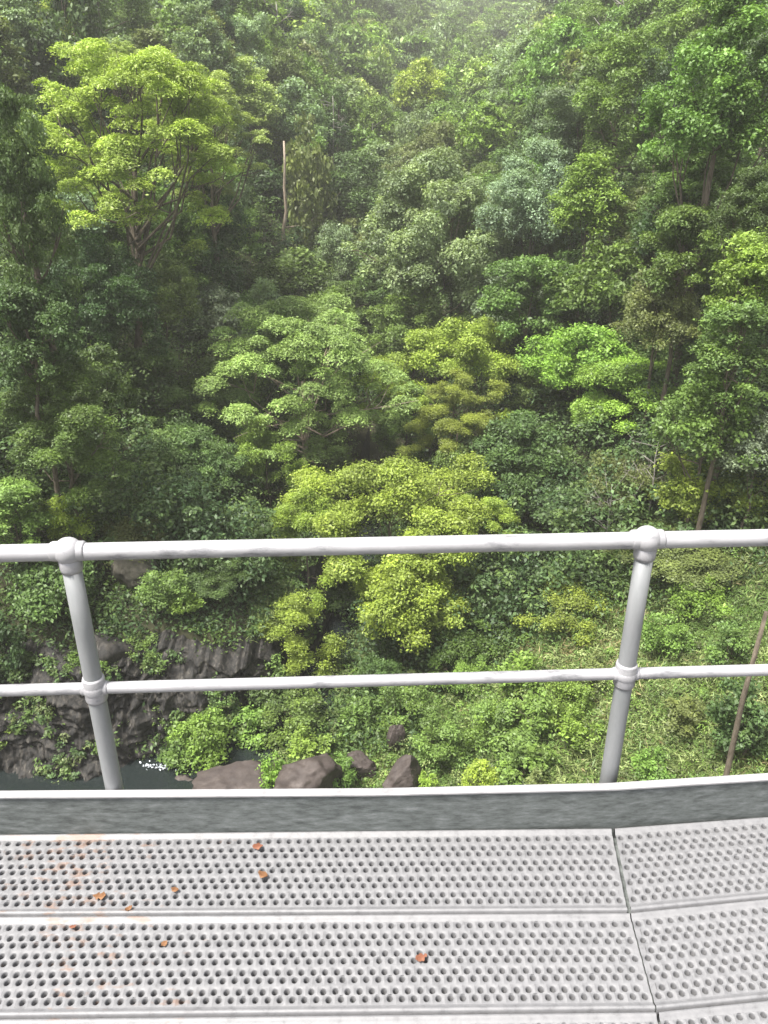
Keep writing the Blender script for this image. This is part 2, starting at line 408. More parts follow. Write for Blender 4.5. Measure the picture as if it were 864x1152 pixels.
COVER = {'dome': 22, 'clumpy': 20, 'tall': 19, 'layered': 18, 'airy': 15, 'vine': 22, 'shrub': 11}
def make_crown_arrays(style, ratio, seed, asp=1.0):
    r = np.random.default_rng(seed)
    B = boughs(style, r)
    N = int(COVER[style] * (0.7 + 0.3 * asp) / (0.42 * ratio * ratio)); m = 10 if ratio < 0.08 else 6
    nc = max(40, N // m)
    wgt = B[:, 3] * (B[:, 3] + B[:, 4]); wgt /= wgt.sum()
    bi = r.choice(len(B), nc, p=wgt)
    d = unit(r.normal(size=(nc, 3)) + np.array([0, 0, 0.85]))
    flip = r.random(nc) < 0.10; d[flip, 2] *= -1
    rad = r.uniform(0.45, 1.08, nc) ** 0.5
    ab = np.stack([B[bi, 3], B[bi, 3], B[bi, 4]], 1)
    if asp > 1.2: ab[:, 2] *= 1.2 / asp ** 0.75   # boughs keep their flattened shape in tall crowns
    Cc = B[bi, :3] + d * ab * rad[:, None]
    byoung = r.random(len(B)); cyoung = np.clip(byoung[bi] * 0.9 + r.normal(size=nc) * 0.22 + (d[:, 2] - 0.4) * 0.35, 0, 1)
    cbri = np.clip(1 + 0.22 * (r.random(len(B))[bi] - 0.5) * 2 + r.normal(size=nc) * 0.16, 0.55, 1.6)
    rc = ratio * (1.5 if m == 10 else 1.0)
    k = np.repeat(np.arange(nc), m); n = len(k)
    off = r.normal(size=(n, 3)) * np.array([1, 1, 0.55 if style != 'layered' else 0.3]) * rc * (1.15 if style == 'airy' else 0.8)
    P = Cc[k] * np.array([1, 1, asp]) + off
    if style == 'layered': P[:, 2] -= 0.25 * ((P[:, :2] - B[bi[k], :2]) ** 2).sum(1) / B[bi[k], 3]   # sprays arch over at their ends
    lean = {'layered': 1.1, 'vine': 0.15}.get(style, 0.75)
    Nn = unit(0.55 * d[k] + lean * UP + 0.55 * r.normal(size=(n, 3)))
    size = ratio * np.clip(np.exp(r.normal(size=n) * 0.32), 0.45, 2.0)
    V = leaves(P, Nn, size, 0.55 if style != 'layered' else 0.42, 0.08, r)
    tint = np.stack([np.clip(cbri[k] * (1 + r.normal(size=n) * 0.13), 0.4, 1.9), np.clip(cyoung[k] + r.normal(size=n) * 0.1, 0, 1), np.zeros(n)], 1)
    return V, tint, B

RATIOS = [0.020, 0.029, 0.042, 0.068, 0.115]
_crowns = {}
ASP = [0.7, 1.1, 1.6, 2.4]
def crown_mesh(style, ri, var, ai):
    key = (style, ri, var, ai)
    if key not in _crowns:
        V, tint, B = make_crown_arrays(style, RATIOS[ri], sum(map(ord, style)) * 31 % 9973 + var * 71, ASP[ai])
        _crowns[key] = (np_mesh('crown', V, quads(len(V) // 4), M['leaf'], False, tint), B)
    return _crowns[key]

def trunk_mesh(B, rad, hgt, zc0, h, r, limbs, mat, lean=(0, 0), thick=1.0, off=(0, 0), topf=0.55):
    """B in unit crown space; the crown sits from zc0 to zc0+h above the base"""
    mb = MB()
    top = zc0 + topf * h
    r0 = max(0.06, 0.012 * hgt) * thick
    path = []; rr = []
    n = 7
    wob = r.normal(size=(n, 2)) * 0.018 * hgt
    for i in range(n):
        t = i / (n - 1)
        path.append((off[0] + lean[0] * (1 - t) + wob[i, 0] * t * (1 - t) * 3, off[1] + lean[1] * (1 - t) + wob[i, 1] * t * (1 - t) * 3, -0.6 + (top + 0.6) * t))
        rr.append(r0 * (1.35 if i == 0 else 1) * (1 - 0.62 * t))
    mb.tube(path, rr, 8)
    order = r.permutation(len(B))[:limbs]
    for bi in order:
        c = B[bi]; e = np.array([c[0] * rad, c[1] * rad, zc0 + c[2] * h - 0.02 * h])
        t0 = r.uniform(0.45, 0.95)
        s0 = np.array(path[0]) * (1 - t0) + np.array(path[-1]) * t0; s0[2] = min(-0.6 + (top + 0.6) * t0, max(0.5, e[2] - 0.15 * h))
        tt = (s0[2] + 0.6) / (top + 0.6); s0[0] = off[0] + lean[0] * (1 - tt); s0[1] = off[1] + lean[1] * (1 - tt)
        mid = (s0 + e) / 2 + np.array([*(r.normal(size=2) * 0.06 * rad), -0.05 * h + r.normal() * 0.04 * h])
        ra = r0 * r.uniform(0.28, 0.42)
        mb.tube([s0, s0 * 0.6 + mid * 0.4, mid, (mid + e) / 2 + r.normal(size=3) * 0.03 * rad, e], [ra, ra * 0.85, ra * 0.65, ra * 0.45, ra * 0.2], 6, False)
        for q in range(2):
            s1 = mid * 0.6 + e * 0.4; e1 = e + r.normal(size=3) * np.array([0.14 * rad, 0.14 * rad, 0.06 * h])
            mb.tube([s1, (s1 + e1) / 2 + r.normal(size=3) * 0.03 * rad, e1], [ra * 0.45, ra * 0.3, ra * 0.12], 5, False)
    me = bpy.data.meshes.new('trunk'); me.from_pydata(mb.v, [], mb.f); me.update()
    me.polygons.foreach_set('use_smooth', np.ones(len(me.polygons), bool)); me.materials.append(mat)
    return me

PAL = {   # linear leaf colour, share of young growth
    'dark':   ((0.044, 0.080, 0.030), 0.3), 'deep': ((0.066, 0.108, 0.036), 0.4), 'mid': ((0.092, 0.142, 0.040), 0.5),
    'fresh':  ((0.110, 0.182, 0.046), 0.4), 'bright': ((0.138, 0.220, 0.045), 0.45), 'lime': ((0.180, 0.245, 0.046), 0.45),
    'gold':   ((0.215, 0.300, 0.055), 0.45), 'grey': ((0.155, 0.220, 0.112), 0.25), 'silver': ((0.160, 0.210, 0.135), 0.2),
    'olive':  ((0.110, 0.140, 0.050), 0.4), 'pale': ((0.210, 0.270, 0.095), 0.45), 'orange': ((0.170, 0.225, 0.048), 0.6),
    'limepale': ((0.215, 0.275, 0.062), 0.45), 'teal':   ((0.070, 0.120, 0.042), 0.3), 'feather': ((0.205, 0.325, 0.100), 0.3)}

FOOT = []   # crowns already standing: (x, y, r, px, py0, py1, wpx, depth)
NT = [0]
def plant(name, x, y, ztop, zbot, rad, style, pal, label, cat, group=None, var=None, limbs=6, mat='bark', thick=1.0, jitter=0.12, lean=(0, 0), rz=None, off=(0, 0), topf=0.55):
    NT[0] += 1
    r = np.random.default_rng(1000 + NT[0])
    g = float(ground2(x, y))
    zbot = max(zbot, g + (0.05 if style == 'shrub' else 0.3))
    h = max(ztop - zbot, 0.6)
    dist = math.hypot(x, y)
    want = max(0.135, dist * 0.0027) / rad * r.uniform(0.75, 1.3) * (0.75 if style in ('layered', 'airy') else 1)
    ri = int(np.argmin([abs(math.log(want / q)) for q in RATIOS]))
    if var is None: var = int(r.integers(0, 3))
    ai = int(np.argmin([abs(math.log(h / rad / q)) for q in ASP]))
    me, B = crown_mesh(style, ri, var, ai)
    root = empty(name, (x, y, g), label, cat, group, r.random() * 6.28 if rz is None else rz)
    hg = zbot - g
    if limbs:
        tm = trunk_mesh(B, rad, ztop - g, hg, h, r, limbs, M[mat], lean, thick, off, topf)
        link(bpy.data.objects.new('trunk' if style != 'shrub' else 'stem', tm), root)
    c = bpy.data.objects.new('crown' if style != 'shrub' else 'foliage', me); link(c, root)
    c.location = (0, 0, hg); c.scale = (rad, rad * r.uniform(0.9, 1.1), h / ASP[ai])
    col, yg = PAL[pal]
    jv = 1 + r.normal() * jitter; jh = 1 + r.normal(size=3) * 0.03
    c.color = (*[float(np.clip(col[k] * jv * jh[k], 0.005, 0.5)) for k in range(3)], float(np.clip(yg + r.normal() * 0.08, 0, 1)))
    return root

def key(px, ptop, pbot, w, y, style, pal, label, cat='tree', name=None, **kw):
    m, t = at_y(px, (ptop + pbot) / 2, y)
    a, _ = at_y(px, ptop, y); b, _ = at_y(px, pbot, y)
    rad = 0.5 * w / FPX * t
    g = float(ground2(m[0], y))
    if g > a[2] - 1.0: print('LOW', label, 'ground', round(g, 1), 'top', round(a[2], 1), 'bot', round(b[2], 1))
    if b[2] - g > 14: print('HIGH', label, 'gap', round(b[2] - g, 1))
    FOOT.append((m[0], y, rad, px, ptop, pbot, w, t))
    nm = name or ('tree' if style != 'shrub' else 'shrub')
    return plant(nm, m[0], y, a[2], b[2], rad, style, pal, label, cat, **kw)

def ground_y(px, py):
    d = ray(px, py); o_ = np.array([0, 0, CAMZ]); t = 12.0
    while t < 200:
        p = o_ + d * t
        if p[2] < float(ground2(p[0], p[1])): break
        t += 0.15
    return float((o_ + d * t)[1])

# ---- trees one can point to, from the left edge inwards and from near to far
key(152, 50, 292, 272, 62, 'layered', 'limepale', 'largest lime feathery tree with dark forked limbs showing, high on the left bank', limbs=26, thick=1.25, var=0, lean=(-2.0, 0))
key(232, 78, 240, 125, 80, 'layered', 'pale', 'flat topped pale lime tree just right of the big lime feathery tree', limbs=14, var=1)
key(128, 44, 110, 80, 88, 'layered', 'pale', 'pale olive flat crown peeping over the top of the big lime feathery tree', limbs=6, var=2)
key(22, 85, 345, 108, 42, 'vine', 'deep', 'dark tree hung with curtains of creeper at the left edge', limbs=4, var=0)
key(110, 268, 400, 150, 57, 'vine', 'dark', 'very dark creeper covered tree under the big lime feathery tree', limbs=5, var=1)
key(30, 310, 440, 135, 40, 'clumpy', 'teal', 'dark bluish green tree below the creeper curtains at the left edge', var=0)
key(180, 290, 370, 100, 64, 'vine', 'olive', 'olive creeper covered tree between the very dark tree and the valley gap', var=2)
key(238, 326, 425, 118, 76, 'dome', 'silver', 'silvery grey green rounded tree behind the left shoulder of the layered feathery tree', var=0)
key(340, 340, 528, 252, 62, 'layered', 'feather', 'broad layered feathery tree with a pale fork trunk in mid valley', limbs=24, mat='bark_pale', var=1, thick=1.2)
key(172, 388, 490, 95, 57, 'clumpy', 'deep', 'dark clumped tree left of the layered feathery tree', var=1)
key(70, 405, 560, 165, 40.5, 'clumpy', 'mid', 'large mid green drooping tree at the left edge above the railing', var=2)
key(212, 482, 605, 140, 54, 'dome', 'teal', 'rounded bluish green tree below and left of the layered feathery tree', var=1)
key(300, 470, 560, 85, 56, 'airy', 'bright', 'small bright green tree at the left foot of the layered feathery tree', var=0)
key(15, 540, 620, 90, 38, 'clumpy', 'fresh', 'fresh green low tree at the left edge just over the top rail', var=1)
key(512, 364, 478, 228, 66, 'airy', 'gold', 'broad yellow green tree with golden upper crown right of the layered feathery tree', var=1, limbs=8)
key(515, 425, 550, 135, 59, 'airy', 'orange', 'tree with orange tipped leaves and a dark trunk in front of the golden crown', var=2, limbs=9)
key(655, 370, 442, 140, 58, 'dome', 'bright', 'bright green upper crown of the pair of domed trees right of the golden tree', var=2)
key(702, 402, 480, 165, 54, 'clumpy', 'bright', 'bright green flat lower crown of the pair of domed trees right of the golden tree', var=0)
key(782, 446, 515, 72, 50, 'airy', 'bright', 'small bright green tree right of the pair of domed bright trees', var=1)
key(440, 512, 640, 265, 46, 'airy', 'lime', 'wide yellow lime tree standing behind the middle of the top rail', var=0, limbs=14)
key(345, 555, 660, 110, 45, 'airy', 'lime', 'yellow lime tree cut by the top rail left of the widest lime tree', var=1, limbs=6)
key(550, 560, 650, 95, 47, 'airy', 'gold', 'olive lime tree cut by the top rail right of the widest lime tree', var=2, limbs=6)
key(456, 628, 720, 132, 41, 'dome', 'lime', 'brightest yellow lime rounded tree between the two rails', var=1, limbs=8, jitter=0.02)
key(330, 675, 765, 95, 40, 'airy', 'lime', 'lime bushy tree just above the mid rail left of the brightest lime tree', var=2)
key(540, 690, 760, 130, 41, 'dome', 'mid', 'mid green low tree just above the mid rail right of the brightest lime tree', var=0)
key(207, 666, 745, 46, 38, 'tall', 'bright', 'narrow bright green sapling between the rails right of the left post', var=0)
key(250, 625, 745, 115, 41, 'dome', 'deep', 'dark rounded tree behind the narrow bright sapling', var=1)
key(60, 640, 735, 120, 37, 'clumpy', 'teal', 'dark bluish tree crossed by the left post between the rails', var=0)
key(640, 664, 735, 105, 40, 'airy', 'orange', 'yellow flecked large bush left of the right post', var=1, limbs=10)
key(690, 640, 700, 90, 43, 'clumpy', 'mid', 'mid green bushy tree behind the right post', var=2)
key(760, 600, 680, 170, 41, 'dome', 'olive', 'olive bushy tree under the top rail right of the right post', var=0)
key(700, 520, 610, 110, 46, 'airy', 'olive', 'olive green open tree with grey dead twigs above the right post', var=1)
key(800, 520, 610, 160, 43, 'clumpy', 'gold', 'yellow tipped olive tree above the top rail near the right edge', var=0)
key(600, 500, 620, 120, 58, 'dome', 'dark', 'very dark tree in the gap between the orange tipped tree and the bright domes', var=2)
key(855, 470, 540, 90, 40, 'dome', 'silver', 'silvery tree at the right edge above the yellow tipped olive tree', var=1)
key(842, 262, 350, 100, 42, 'clumpy', 'bright', 'bright green tree cut by the right edge at mid height', var=2)
key(740, 345, 440, 110, 58, 'dome', 'deep', 'dark rounded tree above the pair of bright domed trees', var=0)
key(815, 350, 460, 110, 50, 'tall', 'teal', 'dark bluish tall tree below the bright tree on the right edge', var=1)
key(600, 290, 372, 140, 66, 'clumpy', 'fresh', 'fresh green wide tree left of the bright domed crown on the right slope', var=1)
key(662, 178, 282, 92, 68, 'dome', 'bright', 'bright green domed crown halfway up the right slope', var=0)
key(690, 280, 360, 120, 62, 'dome', 'mid', 'mid green rounded tree below the bright domed crown on the right slope', var=1)
key(488, 180, 355, 195, 80, 'dome', 'grey', 'large pale grey green tree in the valley above the golden tree', var=2, limbs=10)
key(600, 160, 295, 135, 77, 'dome', 'silver', 'silvery grey tree between the large pale tree and the bright dome on the right slope', var=1)
key(655, 92, 190, 130, 82, 'clumpy', 'silver', 'silvery spreading tree below the tall dark emergent on the right slope', var=0)
key(700, 22, 190, 130, 76, 'tall', 'fresh', 'tall emergent tree with ragged top standing out on the right slope', var=1, limbs=8)
key(748, 60, 165, 70, 72, 'vine', 'dark', 'dark creeper covered tree right of the tall emergent', var=2)
key(815, -20, 225, 165, 52, 'dome', 'fresh', 'large fresh green tree filling the upper right corner', var=1, limbs=8)
key(790, 145, 240, 130, 58, 'clumpy', 'mid', 'mid green spreading tree below the corner tree on the right slope', var=2)
key(850, 190, 280, 110, 46, 'dome', 'deep', 'dark rounded tree at the right edge above the bright tree', var=1)
key(760, 215, 310, 100, 60, 'dome', 'dark', 'dark shaded tree between the bright dome and the right edge', var=0)
key(545, 118, 185, 66, 122, 'dome', 'bright', 'small bright green dome at the valley head left of the silvery spreading tree', var=1)
key(474, 70, 132, 64, 165, 'dome', 'gold', 'distant yellow lime dome near the top centre', var=0)
key(540, 66, 122, 52, 180, 'dome', 'pale', 'distant pale lime dome right of the yellow one', var=2)
key(425, 112, 170, 58, 150, 'dome', 'bright', 'distant bright round crown below and left of the yellow lime dome', var=1)
key(400, 178, 290, 118, 112, 'dome', 'deep', 'dark broad dome right of the creeper hung bare trunk', var=0, limbs=8)
key(300, 188, 290, 66, 112, 'tall', 'dark', 'dark slender tree left of the creeper hung bare trunk', var=1)
key(381, 92, 150, 24, 128, 'tall', 'deep', 'dark narrow column tree behind the creeper hung bare trunk', var=2)
key(380, 136, 185, 36, 122, 'layered', 'dark', 'small dark tiered tree right of the top of the creeper hung trunk', var=0)
key(347, 136, 285, 58, 106, 'vine', 'olive', 'tall pale bare trunk with creeper hanging down its right side', limbs=1, mat='bark_pale', var=1, lean=(-0.7, 0), off=(-2.4, -3.0), thick=1.5, topf=0.86, rz=0)
key(330, 285, 340, 100, 92, 'dome', 'mid', 'mid green rounded tree at the foot of the creeper hung trunk', var=2)
key(400, 60, 110, 60, 190, 'clumpy', 'mid', 'distant mid green tree behind the dark narrow column', var=0)

# ---- shrubs on the creek bank, seen over the kerb
SH = [(335, 782, 46, 84, 33.5, 'mid', 'mid green shrub leaning over the creek right of the rock face'), (305, 770, 40, 64, 35, 'deep', 'dark shrub overhanging the creek below the mid rail'), (842, 800, 60, 60, 25, 'deep', 'dark shrub hiding the foot of the slim bare trunk near the right edge'), (770, 790, 40, 55, 27, 'olive', 'olive shrub on the cleared slope below the mid rail right of the right post'),
      (735, 845, 35, 50, 26, 'fresh', 'fresh green tuft by the kerb right of the right post'), (790, 655, 40, 80, 36, 'bright', 'bright shrub on the upper cleared slope under the top rail'),
      (650, 800, 40, 55, 31, 'bright', 'bright shrub just left of the right post below the mid rail'), (40, 738, 40, 70, 33.5, 'deep', 'dark shrub on the rim of the rock face at the left edge'), (100, 730, 30, 60, 33.5, 'mid', 'mid green shrub on the rim of the rock face left of the narrow sapling'),
      (235, 752, 34, 70, 34, 'deep', 'dark shrub on the rim of the rock face below the narrow sapling'), (60, 800, 28, 40, 32.5, 'olive', 'olive tuft halfway down the rock face left of the left post'),
      (180, 790, 30, 46, 33, 'mid', 'mid green tuft on the rock face right of the left post'), (285, 800, 34, 60, 33, 'fresh', 'fresh shrub on the bank below the mid rail left of the wedge boulder'),
      (410, 790, 40, 60, 34, 'mid', 'rounded grey green shrub above the upright stone'), (385, 850, 45, 45, 31, 'fresh', 'fresh shrub left of the five sided boulder'),
      (345, 820, 40, 55, 33, 'bright', 'bright shrub behind the wedge boulder'), (310, 850, 55, 45, 31.5, 'bright', 'bright shrub between the wedge boulder and the flat brown boulder'),
      (230, 812, 50, 85, 33, 'bright', 'bright spreading shrub on the rock face'), (205, 830, 40, 60, 32.5, 'fresh', 'fresh shrub low on the rock face beside the dark pool'),
      (480, 868, 30, 28, 30, 'gold', 'small yellow shrub right of the five sided boulder'), (500, 800, 60, 80, 34, 'fresh', 'fresh green shrub under the mid rail in the centre'),
      (560, 790, 50, 80, 34.5, 'mid', 'mid green shrub under the mid rail left of the right post'), (600, 780, 55, 70, 35, 'fresh', 'fresh leafy shrub under the mid rail near the right post'),
      (540, 862, 40, 50, 30.5, 'lime', 'lime shrub by the kerb right of the small yellow shrub'), (590, 830, 55, 75, 32, 'fresh', 'fresh green shrub between the lime shrub and the right post'),
      (640, 760, 45, 70, 37, 'bright', 'bright shrub beside the right post under the yellow flecked bush'), (450, 770, 50, 80, 36, 'mid', 'mid green shrub just below the mid rail in the centre'),
      (520, 740, 40, 80, 39, 'fresh', 'fresh shrub just above the mid rail below the brightest lime tree'), (585, 745, 40, 70, 39, 'bright', 'bright shrub above the mid rail left of the yellow flecked bush'),
      (425, 745, 40, 60, 38, 'deep', 'dark shrub above the mid rail under the brightest lime tree'), (745, 690, 50, 70, 36, 'fresh', 'fresh shrub right of the right post between the rails'),
      (820, 700, 55, 60, 33, 'mid', 'mid green shrub between the rails near the right edge'), (675, 735, 40, 50, 36, 'olive', 'olive shrub hiding behind the right post joint'),
      (828, 770, 90, 75, 25, 'teal', 'tall dark bluish shrub below the mid rail near the right edge'), (610, 870, 45, 60, 29.5, 'olive', 'olive dry shrub by the kerb left of the right post'),
      (75, 560, 60, 70, 38, 'gold', 'yellow green weedy shrub above the left post ball'), (150, 590, 50, 90, 39, 'olive', 'olive shrub on the ledge right of the left post ball'),
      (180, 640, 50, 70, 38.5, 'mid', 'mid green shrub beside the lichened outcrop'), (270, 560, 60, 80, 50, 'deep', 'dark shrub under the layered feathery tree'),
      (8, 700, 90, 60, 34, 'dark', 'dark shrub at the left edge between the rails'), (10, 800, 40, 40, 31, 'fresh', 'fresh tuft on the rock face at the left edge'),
      (290, 735, 45, 80, 37, 'mid', 'mid green shrub above the dark ledge'), (160, 715, 40, 60, 35.5, 'mid', 'mid green shrub at the top of the rock face')]
for (px, pt, hh, w, y, pal, lab) in SH:
    key(px, pt - hh * 0.1, pt + hh, w, ground_y(px, pt + hh), 'shrub', pal, lab, 'shrub', group='shrubs on the creek banks', limbs=5)

key(825, 335, 452, 110, 40, 'clumpy', 'mid', 'mid green clumped tree at the right edge directly under the bright tree', var=1)
key(795, 425, 525, 120, 41, 'dome', 'fresh', 'fresh green rounded tree between the silvery edge tree and the pair of bright domed trees', var=2)
key(768, 225, 335, 120, 50, 'clumpy', 'mid', 'mid green tree with a lumpy top left of the dark tree on the right edge', var=0)
key(742, 300, 400, 110, 51, 'dome', 'olive', 'olive rounded tree above the pair of bright domed trees', var=1)
key(110, 395, 480, 90, 47, 'dome', 'deep', 'dark rounded tree right of the large drooping tree on the left', var=2)
key(395, 640, 745, 120, 48, 'dome', 'deep', 'dark rounded tree filling the hollow behind the brightest lime tree', var=0)
key(585, 470, 600, 135, 53, 'dome', 'deep', 'dark tree below the bright domed pair and above the top rail', var=1)
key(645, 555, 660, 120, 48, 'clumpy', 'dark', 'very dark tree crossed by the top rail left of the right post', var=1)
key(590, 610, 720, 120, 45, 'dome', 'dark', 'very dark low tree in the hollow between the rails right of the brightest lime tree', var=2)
_p, _t = at_y(326, 240, 104); FOOT.append((_p[0], 104, 0.1, 326, 160, 345, 40, _t))   # keep the bare trunk in view
NKEY = len(FOOT)

# ---- the rest of the forest, tree by tree
STY = {'airy': 'open crowned', 'dome': 'rounded', 'clumpy': 'clumped', 'tall': 'slender', 'layered': 'flat layered', 'vine': 'creeper hung'}
CN = {'dark': 'very dark', 'deep': 'dark green', 'mid': 'mid green', 'fresh': 'fresh green', 'bright': 'bright green', 'lime': 'lime', 'gold': 'yellow green', 'grey': 'grey green', 'silver': 'silvery', 'olive': 'olive', 'pale': 'pale lime', 'teal': 'bluish green'}
SCR = [(f[3], f[4], f[5], f[6], f[7]) for f in FOOT]   # crowns as seen: (px, top, bottom, width, depth)
def seen(px, pt, pb, w_, dep):
    n = 0
    for fx in (-0.3, 0, 0.3):
        for fy in (0.12, 0.4, 0.7):
            x_ = px + fx * w_; y_ = pt + fy * (pb - pt)
            if x_ < 0 or x_ > W0 or y_ < 0 or y_ > 870: continue
            if not any(d_ < dep and ((x_ - a_) / (0.37 * w2)) ** 2 + ((y_ - 0.5 * (t_ + b_)) / (0.40 * (b_ - t_))) ** 2 < 1 for a_, t_, b_, w2, d_ in SCR): n += 1
    return n
cand = []
yy = 39.0
while yy < 190:
    step = 3.2 + yy * 0.016
    xx = -0.56 * yy - 12
    while xx < 0.56 * yy + 12:
        cand.append((xx + random.uniform(-1, 1) * step * 0.42, yy + random.uniform(-1, 1) * step * 0.42, step)); xx += step
    yy += step * 0.85
cand.sort(key=lambda c: c[1])
nfill = 0; put = []
for (x, y, step) in cand:
    g = float(ground2(x, y))
    low = random.random() < (0.5 if y < 85 else 0.25)
    hgt = random.uniform(5.5, 9) if low else random.uniform(10, 17)
    rad = step * random.uniform(0.75, 1.2) * (0.8 if low else 1.0)
    px, ptop, dep = proj((x, y, g + hgt)); _, pmid, _ = proj((x, y, g + hgt * 0.6)); _, pbot, _ = proj((x, y, g + hgt * 0.25))
    wpx = 2 * rad / dep * FPX
    if px < -wpx * 0.4 or px > W0 + wpx * 0.4 or pmid < 0 or ptop > 680: continue
    if creek_d(x, y) < 2.5 or (x > 2 and y < 43): continue
    if any(math.hypot(x - kx, y - ky) < 0.36 * (kr + rad) for kx, ky, kr in put): continue
    bad = False
    for (kx, ky, kr, kpx, k0, k1, kw, kd) in FOOT[:NKEY]:
        if math.hypot(x - kx, y - ky) < 0.2 * (kr + rad): bad = True; break
        if dep < kd and abs(px - kpx) < 0.5 * (kw * 0.6 + wpx * 0.6) and ptop < k1 - 0.42 * (k1 - k0) and pbot > k0: bad = True; break
    if nfill >= 225: break
    if bad or seen(px, ptop, pbot, wpx, dep) < 1: continue
    left = px < 250; right = px > 560
    if left and y < 90: pw = {'dark': 2, 'deep': 4, 'teal': 3, 'mid': 3, 'olive': 1.5, 'silver': .7, 'fresh': 1}
    elif right and y < 100: pw = {'dark': 1, 'deep': 3, 'mid': 4, 'fresh': 3, 'bright': 1.5, 'silver': 1.5, 'olive': 2, 'teal': 1}
    elif y < 110: pw = {'deep': 3, 'mid': 4, 'grey': 3, 'silver': 1, 'fresh': 3, 'olive': 2, 'gold': .7}
    else: pw = {'deep': 1.2, 'mid': 4, 'grey': 3, 'fresh': 4, 'bright': 1.5, 'olive': 3, 'pale': 1.5, 'gold': .8, 'dark': 1}
    pal = random.choices(list(pw), list(pw.values()))[0]
    sty = random.choices(['dome', 'clumpy', 'tall', 'layered', 'vine', 'airy'], [4.5, 4, 1.6, 0.8, 0.9, 2])[0]
    where = 'left slope' if px < 330 else ('right slope' if px > 520 else 'valley floor')
    band = 'nearer part of the' if y < 75 else ('middle part of the' if y < 125 else 'farther part of the')
    if sty == 'tall': rad *= 0.75; hgt *= 1.12
    lab = f'{CN[pal]} {STY[sty]} ' + ('low ' if low else '') + f'tree among the closed canopy, {band} {where}'
    frac = 0.08 if low else {'dome': 0.28, 'clumpy': 0.30, 'tall': 0.2, 'layered': 0.4, 'vine': 0.08, 'airy': 0.3}[sty]
    plant('tree', x, y, g + hgt, g + hgt * frac, rad, sty, pal, lab, 'tree', group=f'closed canopy trees, {band} {where}', limbs=5, mat='bark_pale' if random.random() < 0.3 else 'bark')
    SCR.append((px, ptop, pbot, wpx, dep)); put.append((x, y, rad))
    nfill += 1
print('key', NKEY, 'fill', nfill, 'last y', put[-1][1])

# ---- the far wood, one mass
protos = []
for sty, ra in (('dome', 0.125), ('clumpy', 0.125), ('tall', 0.14), ('dome', 0.13), ('layered', 0.13)):
    protos.append(make_crown_arrays(sty, ra, len(protos) * 13 + 2, 1.5)[:2])
VV = []; TT = []
fr = np.random.default_rng(77)
y = 192.0; nf = 0
while y < 570:
    step = 7.6 + y * 0.0095
    x = -0.58 * y - 15
    while x < 0.58 * y + 15:
        jx = x + fr.uniform(-.4, .4) * step; jy = y + fr.uniform(-.4, .4) * step
        x += step
        g = float(ground(jx, jy)); hgt = fr.uniform(11, 19)
        px, pt, dep = proj((jx, jy, g + hgt))
        if pt < -160 or px < -60 or px > W0 + 60: continue
        k = int(fr.choice(5, p=[.3, .3, .16, .18, .06])); V, T = protos[k]
        rad = step * fr.uniform(0.5, 0.78); h = hgt * fr.uniform(0.6, 0.85)
        if k == 2: rad *= 0.7; h *= 1.15
        th = fr.random() * 6.28; c_, s_ = math.cos(th), math.sin(th)
        W = np.empty_like(V); W[:, 0] = (V[:, 0] * c_ - V[:, 1] * s_) * rad + jx; W[:, 1] = (V[:, 0] * s_ + V[:, 1] * c_) * rad + jy; W[:, 2] = V[:, 2] / 1.5 * h + g + hgt - h
        pal = fr.choice(['deep', 'mid', 'grey', 'fresh', 'olive', 'pale', 'dark', 'bright'], p=[.12, .25, .2, .16, .1, .1, .03, .04])
        col, yg = PAL[str(pal)]; col = np.array(col) * (1 + fr.normal() * 0.12)
        yv = (T[:, 1] * yg)[:, None]
        cc = col * (1 - yv) + col * np.array([1.55, 1.5, 0.72]) * yv
        W[:, 2] += 0
        VV.append(W.astype(np.float32)); TT.append((cc * T[:, :1]).astype(np.float32)); nf += 1
    y += step * 0.95
VV = np.concatenate(VV); TT = np.concatenate(TT)
fo = bpy.data.objects.new('distant_forest', np_mesh('distant_forest', VV, quads(len(VV) // 4), M['leafown'], False, TT)); link(fo)
tag(fo, 'hazy far wood of small crowns covering the hillside at the head of the valley', 'forest', kind='stuff')
print('far trees', nf, 'faces', len(VV) // 4)

